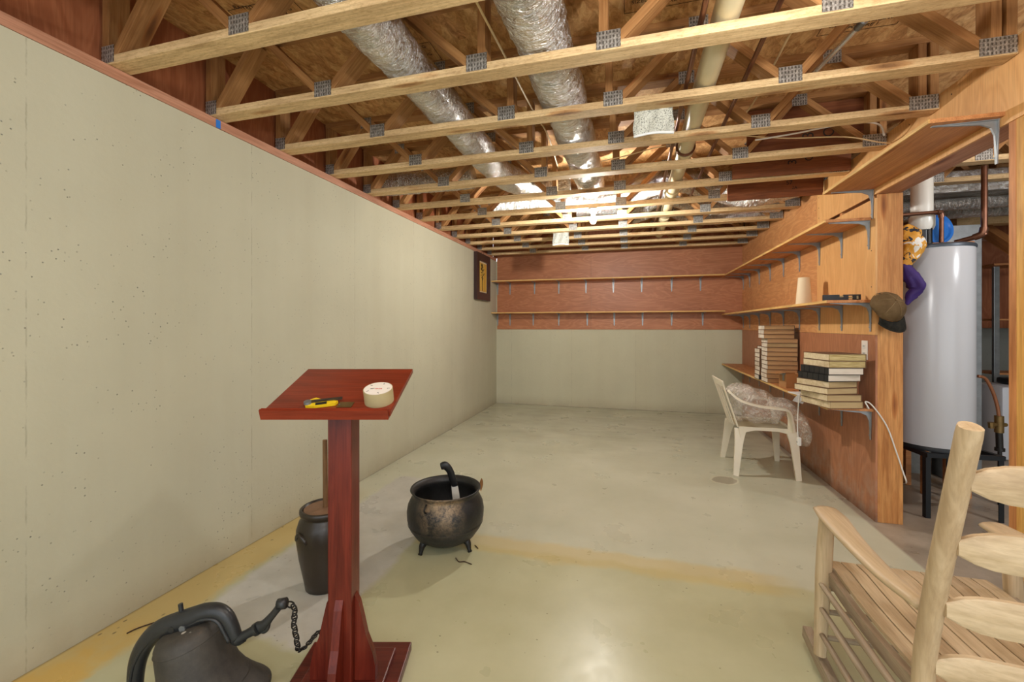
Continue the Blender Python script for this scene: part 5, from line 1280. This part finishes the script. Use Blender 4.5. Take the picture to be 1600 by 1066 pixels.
# arms: shaped boards
for s, x in ((-1, xl-0.012), (1, xr+0.012)):
    bm = BM(); pts = smooth_path([(x-s*0.012, 1.32, 0.626), (x-s*0.008, 1.48, 0.614), (x-s*0.014, 1.68, 0.612), (x-s*0.028, 1.86, 0.614), (x-s*0.032, 1.945, 0.616)], 6)
    wr = lerp_list([(0.022, 0.015), (0.030, 0.016), (0.038, 0.017), (0.050, 0.017), (0.042, 0.014)], 6)
    add_tube(bm, pts, wr, 14, up=(0, 0, 1)); obj('armrest', bm, M['rocker_y'], RC, world=True, smooth=True)
# ladder slats: curved backward, tapered at ends
for zc_ in (0.985, 0.822, 0.655, 0.49):
    yb = 1.325-(zc_-0.42)*0.232 if zc_ > 0.42 else 1.325
    bm = BM(); n_ = 18; pts, wr = [], []
    for k in range(n_+1):
        q = k/n_; x = xl+0.012+(xr-xl-0.024)*q; e = min(q, 1-q)
        hh = 0.017+0.026*min(1, e/0.13)**0.6; pts.append(Vector((x, yb-0.035*math.sin(q*PI), zc_+0.006*math.sin(q*PI)))); wr.append((hh*1.0, 0.010))
    rings = []
    for p_, (h_, w_) in zip(pts, wr):
        rings.append([bm.verts.new(p_+Vector((0, a, b))) for a, b in ((-w_, -h_*0.8), (-w_*0.6, -h_), (w_*0.6, -h_), (w_, -h_*0.8), (w_, h_*0.8), (w_*0.6, h_), (-w_*0.6, h_), (-w_, h_*0.8))])
    for i in range(n_):
        for k in range(8): bm.faces.new((rings[i][k], rings[i][(k+1) % 8], rings[i+1][(k+1) % 8], rings[i+1][k]))
    bm.faces.new(rings[0]); bm.faces.new(rings[-1]); obj('back_slat', bm, M['rocker'], RC, world=True, smooth='auto')
# seat: slats front to back + rails
ns = 10; wx = (xr-xl-0.05)/ns
for k in range(ns):
    x = xl+0.025+wx*(k+0.5); bm = BM()
    pts = [Vector((x, 1.30+0.66*j/8, 0.417-0.018*math.sin(j/8*PI)+(-0.012 if j == 8 else 0))) for j in range(9)]
    add_bar(bm, pts, (wx-0.005, 0.013), (0, 0, 1)); obj('seat_slat', bm, M['rocker_y'], RC, world=True)
for x in (xl+0.014, xr-0.014):
    bm = BM(); pts = [Vector((x, 1.33+0.57*j/8, 0.389-0.020*math.sin(j/8*PI))) for j in range(9)]; add_bar(bm, pts, (0.022, 0.042), (0, 0, 1)); obj('side_rail', bm, M['rocker_grey_y'], RC, world=True)
for y_ in (1.345, 1.88):
    bm = BM(); add_box(bm, ((xl+xr)/2, y_, 0.372), (xr-xl-0.01, 0.024, 0.045)); obj('cross_rail', bm, M['rocker_grey'], RC, world=True)
for z_ in (0.345, 0.254, 0.158):
    for x in (xl-0.018, xr+0.018): rtube('side_rung', [(x+0.002, 1.30, z_+0.0), (x, 1.6, z_+0.006), (x, 1.885, z_+0.012)], [0.009, 0.0125, 0.009], 'rocker_grey_y', segs=10)
for z_ in (0.340, 0.250, 0.152):
    rtube('front_rung', [(xl-0.015, 1.888, z_), ((xl+xr)/2, 1.888, z_), (xr+0.015, 1.888, z_)], [0.009, 0.0125, 0.009], 'rocker_grey', segs=10)
rtube('rear_rung', [(xl, 1.30, 0.20), ((xl+xr)/2, 1.30, 0.20), (xr, 1.30, 0.20)], [0.009, 0.0125, 0.009], 'rocker_grey', segs=10)
for x in (xl-0.010, xr+0.010):
    bm = BM(); pts = [Vector((x, 0.92+1.12*j/16, 0.024+0.20*((j/16-0.52)**2)*1.0)) for j in range(17)]; add_bar(bm, pts, (0.032, 0.046), (0, 0, 1))
    for j in (0, 16): pass
    obj('rocker', bm, M['rocker_grey_y'], RC, world=True)
